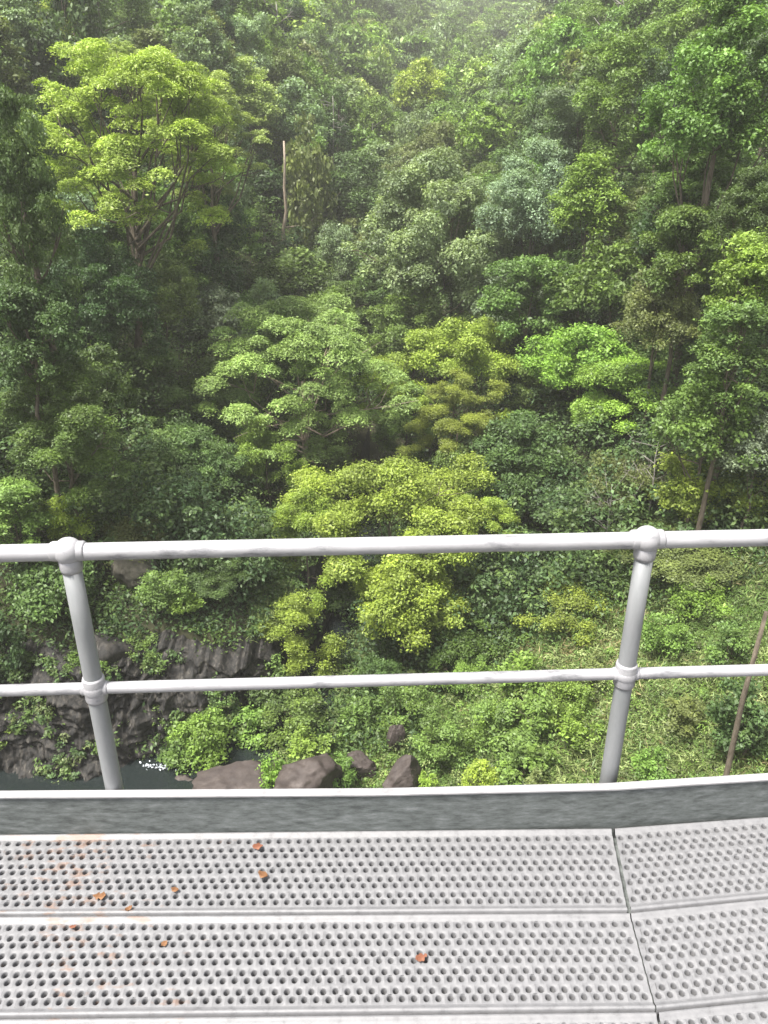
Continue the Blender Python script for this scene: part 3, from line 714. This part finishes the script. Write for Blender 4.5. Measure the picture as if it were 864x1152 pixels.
# ---- undergrowth and weeds
def scatter(name, n, yr, cond, hmax, size, pals, label, per=9, up=0.6, asp=0.45, spread=0.35, clump=0, vary=0.2):
    r = np.random.default_rng(len(name) * 7 + n)
    y = yr[0] + (yr[1] - yr[0]) * r.random(n) ** 1.3; x = (r.random(n) * 2 - 1) * (0.58 * y + 6)
    keep = cond(x, y); x = x[keep]; y = y[keep]; n = len(x)
    patch = fbm(x / 6, y / 6, 3)
    g = ground2(x, y)
    k = np.repeat(np.arange(n), per); m = len(k)
    dist = y[k]
    hh = hmax * (0.25 + 0.75 * np.clip(0.5 + patch * 1.2, 0, 1))[k] * r.random(m) ** 0.8
    P = np.stack([x[k] + r.normal(size=m) * spread, y[k] + r.normal(size=m) * spread, g[k] + 0.02 + hh], 1)
    Nn = unit(up * UP + 0.6 * r.normal(size=(m, 3)))
    if clump:   # rounded leafy heads of different heights
        d = unit(r.normal(size=(m, 3)) + np.array([0, 0, 0.8])); hd = (hmax * (0.15 + 0.85 * r.random(n) ** 1.6))[k]; rd = (clump * r.uniform(0.5, 1.2, n))[k]
        P = np.stack([x[k], y[k], g[k] + hd], 1) + d * (rd * r.uniform(0.5, 1.05, m) ** 0.5)[:, None] * np.array([1, 1, 0.7]); P[:, 2] = np.maximum(P[:, 2], g[k] + 0.05)
        Nn = unit(0.6 * d + 0.7 * UP + 0.5 * r.normal(size=(m, 3)))
    sz = np.maximum(size, dist * 0.0036) * r.uniform(0.6, 1.4, m)
    V = leaves(P, Nn, sz, asp, 0.1, r)
    cols = np.array([PAL[p][0] if isinstance(p, str) else p for p, w in pals]); ws = np.array([w for p, w in pals]); ws = ws / ws.sum()
    pi = np.clip((np.searchsorted(np.cumsum(ws), np.clip(0.5 + patch * 0.9 + r.normal(size=n) * 0.22, 0, 0.999))), 0, len(ws) - 1)
    col = cols[pi][k] * (1 + r.normal(size=m) * vary)[:, None] * (1 + r.normal(size=n) * 0.12)[k][:, None]
    o = bpy.data.objects.new(name, np_mesh(name, V, quads(m), M['leafown'], False, np.clip(col, 0.004, 0.6))); link(o)
    tag(o, label, name.replace('_', ' '), kind='stuff')

def off_creek(x, y): return creek_d(x, y) > 0.6
scatter('undergrowth', 42000, (33, 135), lambda x, y: off_creek(x, y) & ~((x > 2) & (y < 38)), 2.2, 0.26, [('dark', 3), ('deep', 4), ('mid', 3), ('teal', 2), ('fresh', 2)],
        'mixed leafy undergrowth carpeting the ground between the trunks')
scatter('low_saplings', 9000, (40, 190), lambda x, y: creek_d(x, y) > 2.5, 5.0, 0.26, [('dark', 3), ('deep', 4), ('mid', 3), ('teal', 2), ('deep', 2)],
        'dense dark sapling growth filling the gaps under the tall crowns', per=85, asp=0.55, clump=1.25)
TAN = (0.28, 0.24, 0.12); STRAW = (0.25, 0.31, 0.115); RUSTY = (0.30, 0.13, 0.05)
scatter('bank_plants', 9000, (26, 38), lambda x, y: (creek_d(x, y) > 0.2) & (x > -11) & (x < 7), 1.0, 0.2, [('mid', 2), ('fresh', 4), ('bright', 3), ('olive', 1), ('deep', 1), (STRAW, 1)],
        'bright green low plants and ferns crowding between the boulders on the creek bank', per=14, asp=0.5)
RB = lambda x, y: (creek_d(x, y) > 0.5) & (x > -8)
scatter('grass', 34000, (17, 44), RB, 0.75, 0.42, [('fresh', 2), (STRAW, 3), ('olive', 3), (STRAW, 2), (TAN, 1.5), ('fresh', 2)],
        'long soft yellow green grass on the cleared right bank', per=16, up=0.25, asp=0.13, spread=0.28, vary=0.10)
scatter('weeds', 3600, (17, 44), RB, 1.05, 0.13, [('mid', 1), ('fresh', 3), ('olive', 3), ('bright', 2), (STRAW, 2), ('bright', 2), ('fresh', 2)],
        'low soft weeds and ferns in tufts on the cleared right bank', per=75, asp=0.4, clump=0.55, vary=0.12)

# ------------------------------------------------------------------ rocks
def rock_obj(name, loc, size, mat, label, seed, facet=0.35, group=None, rot=(0, 0, 0), cat='boulder'):
    import bmesh
    bm = bmesh.new(); bmesh.ops.create_icosphere(bm, subdivisions=5, radius=1.0)
    r = np.random.default_rng(seed)
    pl = unit(r.normal(size=(15, 3))); off = r.uniform(0.55, 0.88, 15)
    co_ = np.array([v.co[:] for v in bm.verts])
    for p_, d_ in zip(pl, off):
        dd = co_ @ p_; ex = np.maximum(0, dd - d_)
        co_ = co_ - ex[:, None] * p_ * 0.92
    n1 = fbm(co_[:, 0] * 1.7 + seed, co_[:, 1] * 1.7 + co_[:, 2] * 1.3, 5)
    n2 = fbm(co_[:, 0] * 6 + seed, co_[:, 2] * 6 + co_[:, 1] * 5, 3)
    co_ = co_ * (1 + facet * 0.30 * n1 + 0.09 * n2)[:, None]
    for v, c in zip(bm.verts, co_): v.co = c
    me = bpy.data.meshes.new(name); bm.to_mesh(me); bm.free()
    me.polygons.foreach_set('use_smooth', np.ones(len(me.polygons), bool)); me.materials.append(mat)
    o = bpy.data.objects.new(name, me); link(o); o.location = loc; o.scale = size; o.rotation_euler = rot
    return tag(o, label, cat, group)

def rock_px(px, py, w, h, y, mat, label, seed, deep=0.8, rot=(0, 0, 0), **kw):
    y = ground_y(px, py + h * 0.42) if kw.pop('snap', True) else y
    p, t = at_y(px, py, y); sx = 0.5 * w / FPX * t; sz = 0.5 * h / FPX * t * 1.15
    return rock_obj('boulder', (p[0], y, p[2]), (sx, sx * deep, sz), mat, label, seed, rot=rot, **kw)
GB = 'boulders beside the creek'
rock_px(348, 880, 82, 66, 30.6, M['boulder'], 'large wedge shaped brown boulder with a pointed top', 4, group=GB, rot=(0, 0.25, 0.4))
rock_px(262, 884, 88, 52, 30.4, M['boulder'], 'broad flat topped brown boulder left of the wedge shaped one', 9, group=GB, rot=(0, 0.05, 0.2))
rock_px(212, 888, 48, 40, 30.2, M['boulder'], 'small brown boulder at the left end of the row by the dark pool', 15, group=GB)
rock_px(455, 874, 56, 52, 30.4, M['boulder'], 'five sided brown boulder standing right of the wedge shaped one', 21, group=GB, rot=(0, -0.1, 0.8))
rock_px(402, 864, 44, 34, 31.4, M['boulder'], 'small pinkish boulder half hidden in green between the two big ones', 27, group=GB)
rock_px(446, 832, 22, 44, 32.6, M['boulder'], 'upright narrow brown stone above the five sided boulder', 33, group=GB)
rock_px(148, 640, 58, 50, 38.5, M['lichen'], 'pale lichened outcrop on the bank right of the left post', 45, group='outcrops on the left bank', cat='outcrop')
rock_px(118, 750, 90, 90, 35.5, M['cliff'], 'grey outcrop at the top of the rock face crossed by the left post', 51, snap=False, group='outcrops on the left bank', cat='outcrop')

# jagged rock face on the far bank of the creek
def rock_face():
    nu, nv = 620, 130
    u = np.linspace(0, 1, nu); v = np.linspace(0, 1, nv)
    U, Vv = np.meshgrid(u, v)
    bx = -42 + 41.5 * U; by = face_y(bx); h = face_h(bx)
    z = -29.2 + (h + 0.4) * Vv
    wx = bx + 0.9 * fbm(bx * 0.6, z * 0.6, 3)
    rid = 1 - 2 * np.abs(vnoise(wx * 1.1 + z * 0.45, z * 0.55 + 4))
    rid2 = 1 - 2 * np.abs(vnoise(wx * 3.2 + z * 1.3 + 9, z * 0.7 + wx * 0.4)) * 1.4
    rid3 = 1 - 2 * np.abs(vnoise(wx * 7.5 + z * 2.4 + 3, z * 1.5 + wx)) * 1.4
    big = fbm(bx * 0.28, z * 0.5 + 3, 4)
    msk = np.clip(0.6 + 1.3 * fbm(bx * 0.4 + 40, z * 0.4, 2), 0.1, 1.3)
    dsp = 1.9 * big + msk * (0.55 * rid + 0.52 * rid2 + 0.30 * rid3) + 0.30 * fbm(bx * 3, z * 3, 5)
    q = Vv * 3.2 + big * 2.4 + 0.5 * fbm(bx * 0.8, z, 2)
    step = np.floor(q) + sstep((q - np.floor(q)) * 2.2)
    yv = by + 0.16 * h * Vv - dsp * 0.75 + 0.55 * (step - 1)
    Vt = np.stack([bx + 0.35 * big, yv, z + 0.15 * rid2], -1)
    top = Vt[-1:].copy(); top[..., 1] += 5; top[..., 2] += 0.9
    Vt = np.concatenate([Vt, top], 0); nv += 1
    idx = np.arange(nu * nv).reshape(nv, nu)
    Q = np.stack([idx[:-1, :-1], idx[:-1, 1:], idx[1:, 1:], idx[1:, :-1]], -1).reshape(-1, 4)
    o = bpy.data.objects.new('rock_face', np_mesh('rock_face', Vt.reshape(-1, 3), Q, M['cliff'], False)); link(o)
    tag(o, 'jagged dark rock face rising from the creek in the lower left', 'rock face')
    r = np.random.default_rng(5); P0 = Vt[:-1].reshape(-1, 3)
    pn = fbm(P0[:, 0] * 0.45 + 7, P0[:, 2] * 0.6, 3) + 0.05 * (P0[:, 2] + 27)
    cnd = np.nonzero(pn > 0.22)[0]; k0 = r.choice(cnd, 900); k = np.repeat(k0, 26); n = len(k)
    d = unit(r.normal(size=(n, 3)) + np.array([0, -0.9, 0.5])); P = P0[k] + d * 0.34 * r.uniform(0.3, 1.0, n)[:, None]
    V = leaves(P, unit(0.6 * d + 0.5 * UP + 0.5 * r.normal(size=(n, 3))), 0.17 * np.clip(np.exp(r.normal(size=n) * 0.3), 0.5, 2), 0.5, 0.1, r)
    cc = np.array([PAL[q][0] for q in ('deep', 'mid', 'teal', 'fresh', 'olive')])[r.integers(0, 5, 900)]
    cc = np.repeat(cc, 26, 0) * (1 + r.normal(size=n) * 0.15)[:, None]
    o = bpy.data.objects.new('creepers', np_mesh('creepers', V, quads(n), M['leafown'], False, np.clip(cc, 0.004, 0.6))); link(o)
    tag(o, 'patches of small creepers and ferns clinging to the rock face', 'creepers', kind='stuff')
rock_face()

# white water where the creek drops between the rocks
mb = MB()
fp = at_z(178, 863, WATER_Z + 0.05)
rr_ = np.random.default_rng(8)
for i in range(80):
    u_ = rr_.normal(); q = 0.03 + 0.05 * rr_.random(); c = np.array([fp[0] + 0.38 * u_ + 0.1 * rr_.normal(), fp[1] + 0.10 * rr_.normal() - 0.08 * u_, fp[2] + 0.01 + 0.07 * rr_.random() * max(0, 1 - abs(u_) * 0.5)])
    t1 = unit(rr_.normal(size=3) * np.array([1, 1, 0.3])); t2 = unit(np.cross(t1, UP + 0.4 * rr_.normal(size=3)))
    mb.add([c - t1 * q, c - t2 * q * 0.6, c + t1 * q, c + t2 * q * 0.6 + np.array([0, 0, q * 0.3])], [(0, 1, 2, 3)])
o = mb.build('white_water', M['foam']); tag(o, 'small splash of white water on the dark creek pool', 'white water', kind='stuff')
mb = MB()
fp, _ = at_y(418, 716, 43.5)
gz = float(ground2(fp[0], 43.5))
for i in range(26):
    t = rr_.random()
    mb.sphere((fp[0] + rr_.normal() * 0.35 + (0.3 - t * 0.6), 43.5 - t * 1.2, fp[2] - 1.0 + 1.6 * (1 - t) + rr_.normal() * 0.15), rr_.uniform(0.1, 0.22), 8, 6, (0.9, 0.8, 1.3))
o = mb.build('cascade', M['foam']); tag(o, 'pale bluish glimpse of falling water below the brightest lime tree', 'cascade', kind='stuff')

# ------------------------------------------------------------------ dead wood
def dead_tree(x, y, z0, hgt, label, seed, spread=0.5, mat='deadwood', thick=1.0, group=None, nb=9, name='dead_tree'):
    r = np.random.default_rng(seed)
    root = empty(name, (x, y, z0), label, 'dead tree', group)
    mb = MB(); n = 7; r0 = 0.02 * hgt * thick
    path = [np.array([r.normal() * 0.012 * hgt * i / n, r.normal() * 0.012 * hgt * i / n, -0.5 + (hgt + 0.5) * i / (n - 1)]) for i in range(n)]
    mb.tube(path, [r0 * (1 - 0.75 * i / (n - 1)) for i in range(n)], 8)
    mb.build('trunk', M[mat], root)
    for k in range(nb):
        t = r.uniform(0.45, 0.97); i = min(int(t * (n - 1)), n - 2); f = t * (n - 1) - i
        s0 = path[i] * (1 - f) + path[i + 1] * f
        th = r.random() * 6.28; ln = hgt * spread * r.uniform(0.3, 0.7)
        e = s0 + ln * np.array([math.cos(th) * 0.8, math.sin(th) * 0.8, r.uniform(0.1, 0.75)])
        md = (s0 + e) / 2 + r.normal(size=3) * ln * 0.10
        ra = r0 * 0.4 * (1.1 - 0.5 * t)
        b = MB(); b.tube([s0, md, e], [ra, ra * 0.7, ra * 0.25], 6)
        for q in range(3):
            s1 = md * (1 - q * 0.3) + e * q * 0.3; e1 = s1 + ln * 0.4 * unit(r.normal(size=3) + np.array([0, 0, 0.5]))
            b.tube([s1, (s1 + e1) / 2 + r.normal(size=3) * ln * 0.03, e1], [ra * 0.5, ra * 0.35, ra * 0.12], 5)
        b.build('branch', M[mat], root)
    return root
def dead_px(px, ptop, y, label, seed, **kw):
    p, t = at_y(px, ptop, y); g = float(ground2(p[0], y))
    return dead_tree(p[0], y, g, p[2] - g, label, seed, **kw)
dead_px(208, 52, 128, 'pale bare trunk showing between far crowns right of the pale olive flat crown', 21, spread=0.25, nb=5, thick=0.7)
dead_px(603, 180, 90, 'thin pale dead trunk among the silvery crowns on the right slope', 24, spread=0.3, nb=6, thick=0.5)
dead_px(311, 2, 142, 'tall bare white dead tree standing out of the far canopy, top left of centre', 3, spread=0.45, thick=1.1)
dead_px(715, -8, 120, 'bare white forked dead tree at the top edge behind the tall emergent', 6, spread=0.6, nb=12)
dead_px(742, 498, 44.5, 'grey twiggy dead tree above the right post ball', 9, spread=0.7, nb=14, thick=0.7)
dead_px(690, 545, 43.5, 'grey dead sapling with fanned twigs left of the right post ball', 12, spread=0.7, nb=14, thick=0.6)
dead_px(374, 108, 121, 'thin pale dead branches rising beside the dark narrow column tree', 15, spread=0.35, nb=9, thick=0.5)
dead_px(419, 138, 135, 'pale dead snag left of the distant bright round crown', 18, spread=0.4, nb=8, thick=0.5)
# slim stake and a leaning trunk near the right edge
p_, t_ = at_y(868, 690, 24.0)
g_ = float(ground2(p_[0] - 0.3, 24.0))
o = empty('tree_stump', (p_[0] - 0.3, 24.0, g_), 'slim brown bare trunk at the right edge beside the tall bluish shrub', 'stump')
mb = MB(); hh = p_[2] - g_
mb.tube([(0.0, 0, -0.3), (0.10, 0, hh * 0.3), (0.02, 0, hh * 0.65), (0.16, 0.1, hh)], [0.14, 0.115, 0.10, 0.07], 9)
mb.build('trunk', M['bark'], o)

# ------------------------------------------------------------------ bridge walkway and railing
Z_TOP, Z_MID, Z_KERB = 1.117, 0.574, 0.18   # heights the photograph is read at
BASE = empty('bridge_walkway', (0, 2.0, 0), 'pale perforated steel walkway with a dark kerb along the near side of the railing', 'walkway')
def loc(p): return (p[0], p[1] - 2.0, p[2])

# seam lines of the planks from the photograph, laid on the deck plane: (left end, joint, right end)
def ln(pts): return [at_z(a, b, 0.0) for a, b in pts]
rows = [ln([(0, 939), (689, 932), (864, 919)]), ln([(0, 1031), (708, 1027), (864, 1011)]), ln([(0, 1146), (738, 1138), (864, 1125)]), ln([(0, 1280), (775, 1272), (864, 1262)])]
def ext(A, B, x):  # extend line A-B to abscissa x
    t = (x - A[0]) / (B[0] - A[0]); return A + (B - A) * t

def plank(P00, P10, P01, P11, gap, name='grating_plank'):
    """P0*: outer (far) edge left/right; P1*: inner edge left/right. A perforated sheet with rolled ribs along its long edges."""
    Lx = np.linalg.norm(P10 - P00); Wd = np.linalg.norm(((P01 + P11) - (P00 + P10)) / 2)
    px_, nrow, marg = 0.0345, 9, 0.024
    ncol = max(1, int((Lx - 2 * gap) / px_)); px_ = (Lx - 2 * gap) / ncol; py_ = (Wd - 0.008 - 2 * marg) / nrow
    V = []; F = []
    def mp(a, b, z):
        s = a / Lx; t = b / Wd
        p = (P00 * (1 - s) + P10 * s) * (1 - t) + (P01 * (1 - s) + P11 * s) * t
        return (p[0], p[1] - 2.0, p[2] + z)
    K = 12
    r = np.random.default_rng(int(Lx * 1000))
    for j in range(nrow):
        sh = 0.5 * px_ if j % 2 else 0
        nc = ncol if j % 2 == 0 else ncol - 1
        b0 = 0.004 + marg + j * py_
        if sh:   # half cells closing the staggered rows
            for a0, a1 in ((gap, gap + sh), (Lx - gap - sh, Lx - gap)):
                n = len(V); V += [mp(a0, b0, 0), mp(a1, b0, 0), mp(a1, b0 + py_, 0), mp(a0, b0 + py_, 0)]; F.append((n, n + 3, n + 2, n + 1))
        for i in range(nc):
            cx = gap + sh + (i + 0.5) * px_; cyy = b0 + 0.5 * py_
            n = len(V); jx_ = r.normal() * 0.0004; jy_ = (0.10 if j % 2 else -0.10) * py_ + r.normal() * 0.0004
            for ring, (sx, sy, z) in enumerate(((1, 1, 0.0), (0.66, 0.82, 0.0002), (0.54, 0.72, -0.0012), (0.46, 0.64, -0.005), (0.40, 0.56, -0.040))):
                for k in range(K):
                    th = 2 * PI * (k + 0.5) / K; c, s = math.cos(th), math.sin(th)
                    if ring == 0: q = 1 / max(abs(c), abs(s)); c, s = c * q, s * q; z = 0.0034 * max(0, 1 - s * s)   # pressed lumps between the holes
                    V.append(mp(cx + 0.5 * px_ * sx * c + (jx_ if ring else 0), cyy + 0.5 * py_ * sy * s + (jy_ if ring else 0), z))
            for rg in range(4):
                for k in range(K):
                    a = n + rg * K + k; b = n + rg * K + (k + 1) % K
                    F.append((a, a + K, b + K, b))
            # corners of the square cell
            for sxn, syn in ((1, 1), (-1, 1), (-1, -1), (1, -1)):
                pass
    # ribs along both long edges
    def strip(prof):
        n = len(V); m = len(prof); ns = max(2, int(Lx / 0.1))
        for i in range(ns + 1):
            for (b, z) in prof: V.append(mp(gap + (Lx - 2 * gap) * i / ns, b, z))
        for i in range(ns):
            for k in range(m - 1):
                a = n + i * m + k; F.append((a, a + 1, a + m + 1, a + m))
    strip([(0.004, -0.04), (0.004, 0.004), (0.008, 0.008), (0.014, 0.008), (0.018, 0.003), (0.004 + marg, 0.0)])
    strip([(Wd - 0.004 - marg, 0.0), (Wd - 0.018, 0.003), (Wd - 0.014, 0.008), (Wd - 0.008, 0.008), (Wd - 0.004, 0.004), (Wd - 0.004, -0.04)])
    me = bpy.data.meshes.new(name); me.from_pydata(V, [], F); me.update()
    me.polygons.foreach_set('use_smooth', np.ones(len(me.polygons), bool)); me.materials.append(M['grate'])
    o = bpy.data.objects.new(name, me); link(o, BASE)
    return o
XL, XR = -2.6, 3.2
for i in range(3):
    a, b = rows[i], rows[i + 1]
    g = (0.006, 0.002, 0.004)[i]
    plank(ext(a[0], a[1], XL), a[1], ext(b[0], b[1], XL), b[1], g)
    plank(a[1], ext(a[1], a[2], XR), b[1], ext(b[1], b[2], XR), g)
# bearers under the planks
mb = MB()
for q in (0.12, 0.9):
    y0 = rows[0][0][1] * (1 - q) + rows[3][0][1] * q
    mb.box((XL, y0 - 2.0 - 0.03, -0.19), (XR, y0 - 2.0 + 0.03, -0.045))
j0 = rows[0][1]; j1 = rows[3][1]
mb.box((-0.05, 0, -0.05), (0.05, 1, -0.043), lambda p: (j0[0] * (1 - p[1]) + j1[0] * p[1] + p[0], (j0[1] * (1 - p[1]) + j1[1] * p[1]) - 2.0, p[2]))
mb.build('bearer', M['kerb'], BASE, False)

# kerb: an upright steel plate with a turned over top flange, two lengths
kt = [at_z(0, 896, Z_KERB), at_z(432, 893, Z_KERB), at_z(690, 887, Z_KERB), at_z(864, 876, Z_KERB)]
kl = ext(kt[0], kt[1], XL); kr_ = ext(kt[2], kt[3], XR)
path = [kl, kt[0], kt[1], kt[2] * 0.98 + kt[1] * 0.02, kt[2], kt[3], kr_]
def kerb_piece(name, lo, hi, y0, y1, z0, z1, mat, bev):
    V = []; F = []
    for p in path[lo:hi]:
        for (dy, z) in ((y0, z0), (y1, z0), (y1, z1), (y0, z1)): V.append((p[0], p[1] - 2.0 + dy, z))
    n = hi - lo
    for i in range(n - 1):
        for k in range(4):
            a = i * 4 + k; b = i * 4 + (k + 1) % 4; F.append((a, b, b + 4, a + 4))
    F.append((3, 2, 1, 0)); F.append(tuple((n - 1) * 4 + k for k in range(4)))
    mb = MB(); mb.add(V, F); return mb.build(name, mat, BASE, False, bev)
kerb_piece('kerb', 0, 7, 0.002, 0.014, -0.12, Z_KERB - 0.011, M['kerb'], 0)
kerb_piece('kerb_flange', 0, 7, -0.004, 0.028, Z_KERB - 0.010, Z_KERB, M['kerbtop'], 0.003)

# railing
top_px = [(0, 620), (77, 618), (729, 603), (864, 600)]; mid_px = [(0, 772.5), (106, 772), (703, 758), (864, 750)]
T = [at_z(a, b, Z_TOP) for a, b in top_px]; Md = [at_z(a, b, Z_MID) for a, b in mid_px]
print('posts', [tuple(np.round(p, 3)) for p in (T[1], Md[1], T[2], Md[2])], 'kerb', [tuple(np.round(p, 3)) for p in kt], 'deck', [[tuple(np.round(q[:2], 3)) for q in r_] for r_ in rows])
RL = empty('railing', (0, 2.2, 0), 'galvanised pipe railing with ball jointed posts and two rails along the walkway edge', 'railing')
def rl(p): return np.array([p[0], p[1] - 2.2, p[2]])
posts = []
for i in (1, 2):
    x = (T[i][0] + Md[i][0]) / 2; y = (T[i][1] + Md[i][1]) / 2
    posts.append(np.array([x, y, 0]))
dv = posts[1] - posts[0]
Z_TOP -= 0.025; Z_MID += 0.016   # the posts stand plumb between the two readings
posts = [posts[0] - dv, posts[0], posts[1], posts[1] + dv]
for nm, zz, rad in (('top_rail', Z_TOP, 0.0268), ('mid_rail', Z_MID, 0.0195)):
    mb = MB()
    pts = [np.array([p[0], p[1], zz]) for p in posts]
    a = pts[0] - dv * 0.4; b = pts[-1] + dv * 0.4
    full = []
    chain = [a] + pts + [b]
    for i in range(len(chain) - 1):
        for k in range(8): full.append(rl(chain[i] * (1 - k / 8) + chain[i + 1] * k / 8))
    full.append(rl(chain[-1]))
    mb.tube(full, rad, 20)
    mb.build(nm, M['galv'], RL)
d_ = dv / np.linalg.norm(dv)
for p in posts:
    b0 = rl(p)
    mb = MB()
    mb.tube([b0 + np.array([0, 0, z]) for z in (-0.25, 0.2, 0.4, Z_MID, 0.8, Z_TOP)], [0.0298, 0.0296, 0.0294, 0.029, 0.0286, 0.0282], 24)
    po = mb.build('post', M['post'], RL)
    mb = MB(); c = b0 + np.array([0, 0, Z_TOP + 0.003])
    mb.sphere(c, 0.0425, 28, 18)
    mb.tube([c - d_ * 0.050, c - d_ * 0.045, c + d_ * 0.045, c + d_ * 0.050], [0.028, 0.0305, 0.0305, 0.028], 18)
    mb.tube([c + np.array([0, 0, -0.066]), c + np.array([0, 0, -0.055]), c], [0.0315, 0.034, 0.034], 18)
    mb.build('ball_joint', M['galv'], po)
    mb = MB(); c = b0 + np.array([0, 0, Z_MID])
    mb.sphere(c, 0.0385, 28, 18)
    mb.tube([c - d_ * 0.043, c - d_ * 0.038, c + d_ * 0.038, c + d_ * 0.043], [0.0208, 0.0235, 0.0235, 0.0208], 18)
    mb.tube([c + np.array([0, 0, -0.045]), c + np.array([0, 0, -0.038]), c + np.array([0, 0, 0.038]), c + np.array([0, 0, 0.045])], [0.033, 0.0355, 0.0355, 0.033], 18)
    mb.build('ball_joint', M['galv'], po)

# dry leaves lying on the grating
def dry(px, py, size, rz, mat, label, seed, curl=0.25):
    p = at_z(px, py, 0.006); r = np.random.default_rng(seed)
    V = []; F = []; n = 9
    for i in range(n):
        t = i / (n - 1); w = 0.36 * math.sin(PI * min(1, t * 0.95 + 0.03)) ** 0.8 * (1 + 0.25 * r.normal())
        for s in (-1, 0, 1):
            V.append(((t - 0.5) * size, s * w * size, size * (curl * (abs(s) * 0.35 + (t - 0.5) ** 2 * 1.6) + 0.03 * r.random())))
    for i in range(n - 1):
        for k in range(2):
            a = i * 3 + k; F.append((a, a + 1, a + 4, a + 3))
    mb = MB(); mb.add(V, F); o = mb.build('fallen_leaf', mat); o.location = (p[0], p[1], p[2]); o.rotation_euler = (0, 0, rz)
    m = o.modifiers.new('thickness', 'SOLIDIFY'); m.thickness = 0.0006
    tag(o, label, 'leaf', 'fallen leaves on the walkway')
dry(474, 1078, 0.038, 0.4, M['dryleaf'], 'pinkish red fallen leaf alone in the middle of the second plank', 1)
dry(290, 953, 0.036, 0.1, M['dryleaf'], 'orange fallen leaf lying close to the kerb', 2)
dry(296, 986, 0.036, -0.5, M['drybrown'], 'curled tan leaf bit below the orange leaf by the kerb', 3, 0.6)
dry(112, 1009, 0.042, 0.0, M['drybrown'], 'long brown leaf bit near the left end of the first plank', 4)
dry(145, 1023, 0.024, 0.7, M['drybrown'], 'brown leaf crumb caught on the seam between the planks', 5, 0.5)
dry(197, 1002, 0.026, -0.3, M['drybrown'], 'brown leaf scrap between the long brown leaf bit and the curled tan one', 6, 0.5)
dry(82, 1043, 0.02, 0.2, M['dryleaf'], 'small red leaf scrap at the far edge of the second plank', 7)
dry(185, 1062, 0.024, 0.9, M['drybrown'], 'tan leaf scrap on the second plank below the seam', 8)

# ------------------------------------------------------------------ haze, sky, sun
SUN_EL, SUN_AZ = math.radians(66), math.radians(-125)   # azimuth from +Y clockwise: from the left and a little behind
mb = MB(); mb.box((-470, -90, -36), (470, 620, 190))
m, nt, N, L = mat_new('haze')
out = N.new('ShaderNodeOutputMaterial'); pv = N.new('ShaderNodeVolumePrincipled')
pv.inputs['Color'].default_value = (1.0, 0.995, 0.97, 1); pv.inputs['Density'].default_value = 0.00042; pv.inputs['Anisotropy'].default_value = 0.1
L.new(pv.outputs[0], out.inputs['Volume'])
hz = mb.build('haze', m, None, False); tag(hz, 'thin pale haze filling the valley', 'haze', kind='stuff')

w = bpy.data.worlds.new('World'); S.world = w; w.use_nodes = True
N = w.node_tree.nodes; L = w.node_tree.links; N.clear()
out = N.new('ShaderNodeOutputWorld'); bg = N.new('ShaderNodeBackground'); bg.inputs['Strength'].default_value = 0.11
sky = N.new('ShaderNodeTexSky'); sky.sky_type = 'NISHITA'; sky.sun_disc = False
sky.sun_elevation = SUN_EL; sky.sun_rotation = SUN_AZ; sky.air_density = 1.0; sky.dust_density = 4.0
hs = N.new('ShaderNodeHueSaturation'); hs.inputs['Saturation'].default_value = 0.22
L.new(sky.outputs[0], hs.inputs['Color']); L.new(hs.outputs[0], bg.inputs['Color']); L.new(bg.outputs[0], out.inputs[0])
sl = bpy.data.lights.new('sun', 'SUN'); sl.energy = 4.4; sl.angle = math.radians(13); sl.color = (1.0, 0.95, 0.87)
so = bpy.data.objects.new('sun', sl); link(so)
sd = np.array([math.sin(SUN_AZ) * math.cos(SUN_EL), math.cos(SUN_AZ) * math.cos(SUN_EL), math.sin(SUN_EL)])
from mathutils import Vector
so.rotation_euler = Vector(sd).to_track_quat('Z', 'Y').to_euler()
so.location = (-30, -20, 60)

S.render.engine = 'CYCLES'
S.cycles.use_denoising = True
try: S.cycles.denoiser = 'OPENIMAGEDENOISE'
except Exception: pass
S.cycles.max_bounces = 6; S.cycles.diffuse_bounces = 3; S.cycles.glossy_bounces = 2; S.cycles.transmission_bounces = 3; S.cycles.volume_bounces = 2
S.cycles.sample_clamp_indirect = 4
S.view_settings.view_transform = 'Standard'; S.view_settings.look = 'None'; S.view_settings.gamma = 1.0
S.view_settings.exposure = 1.45
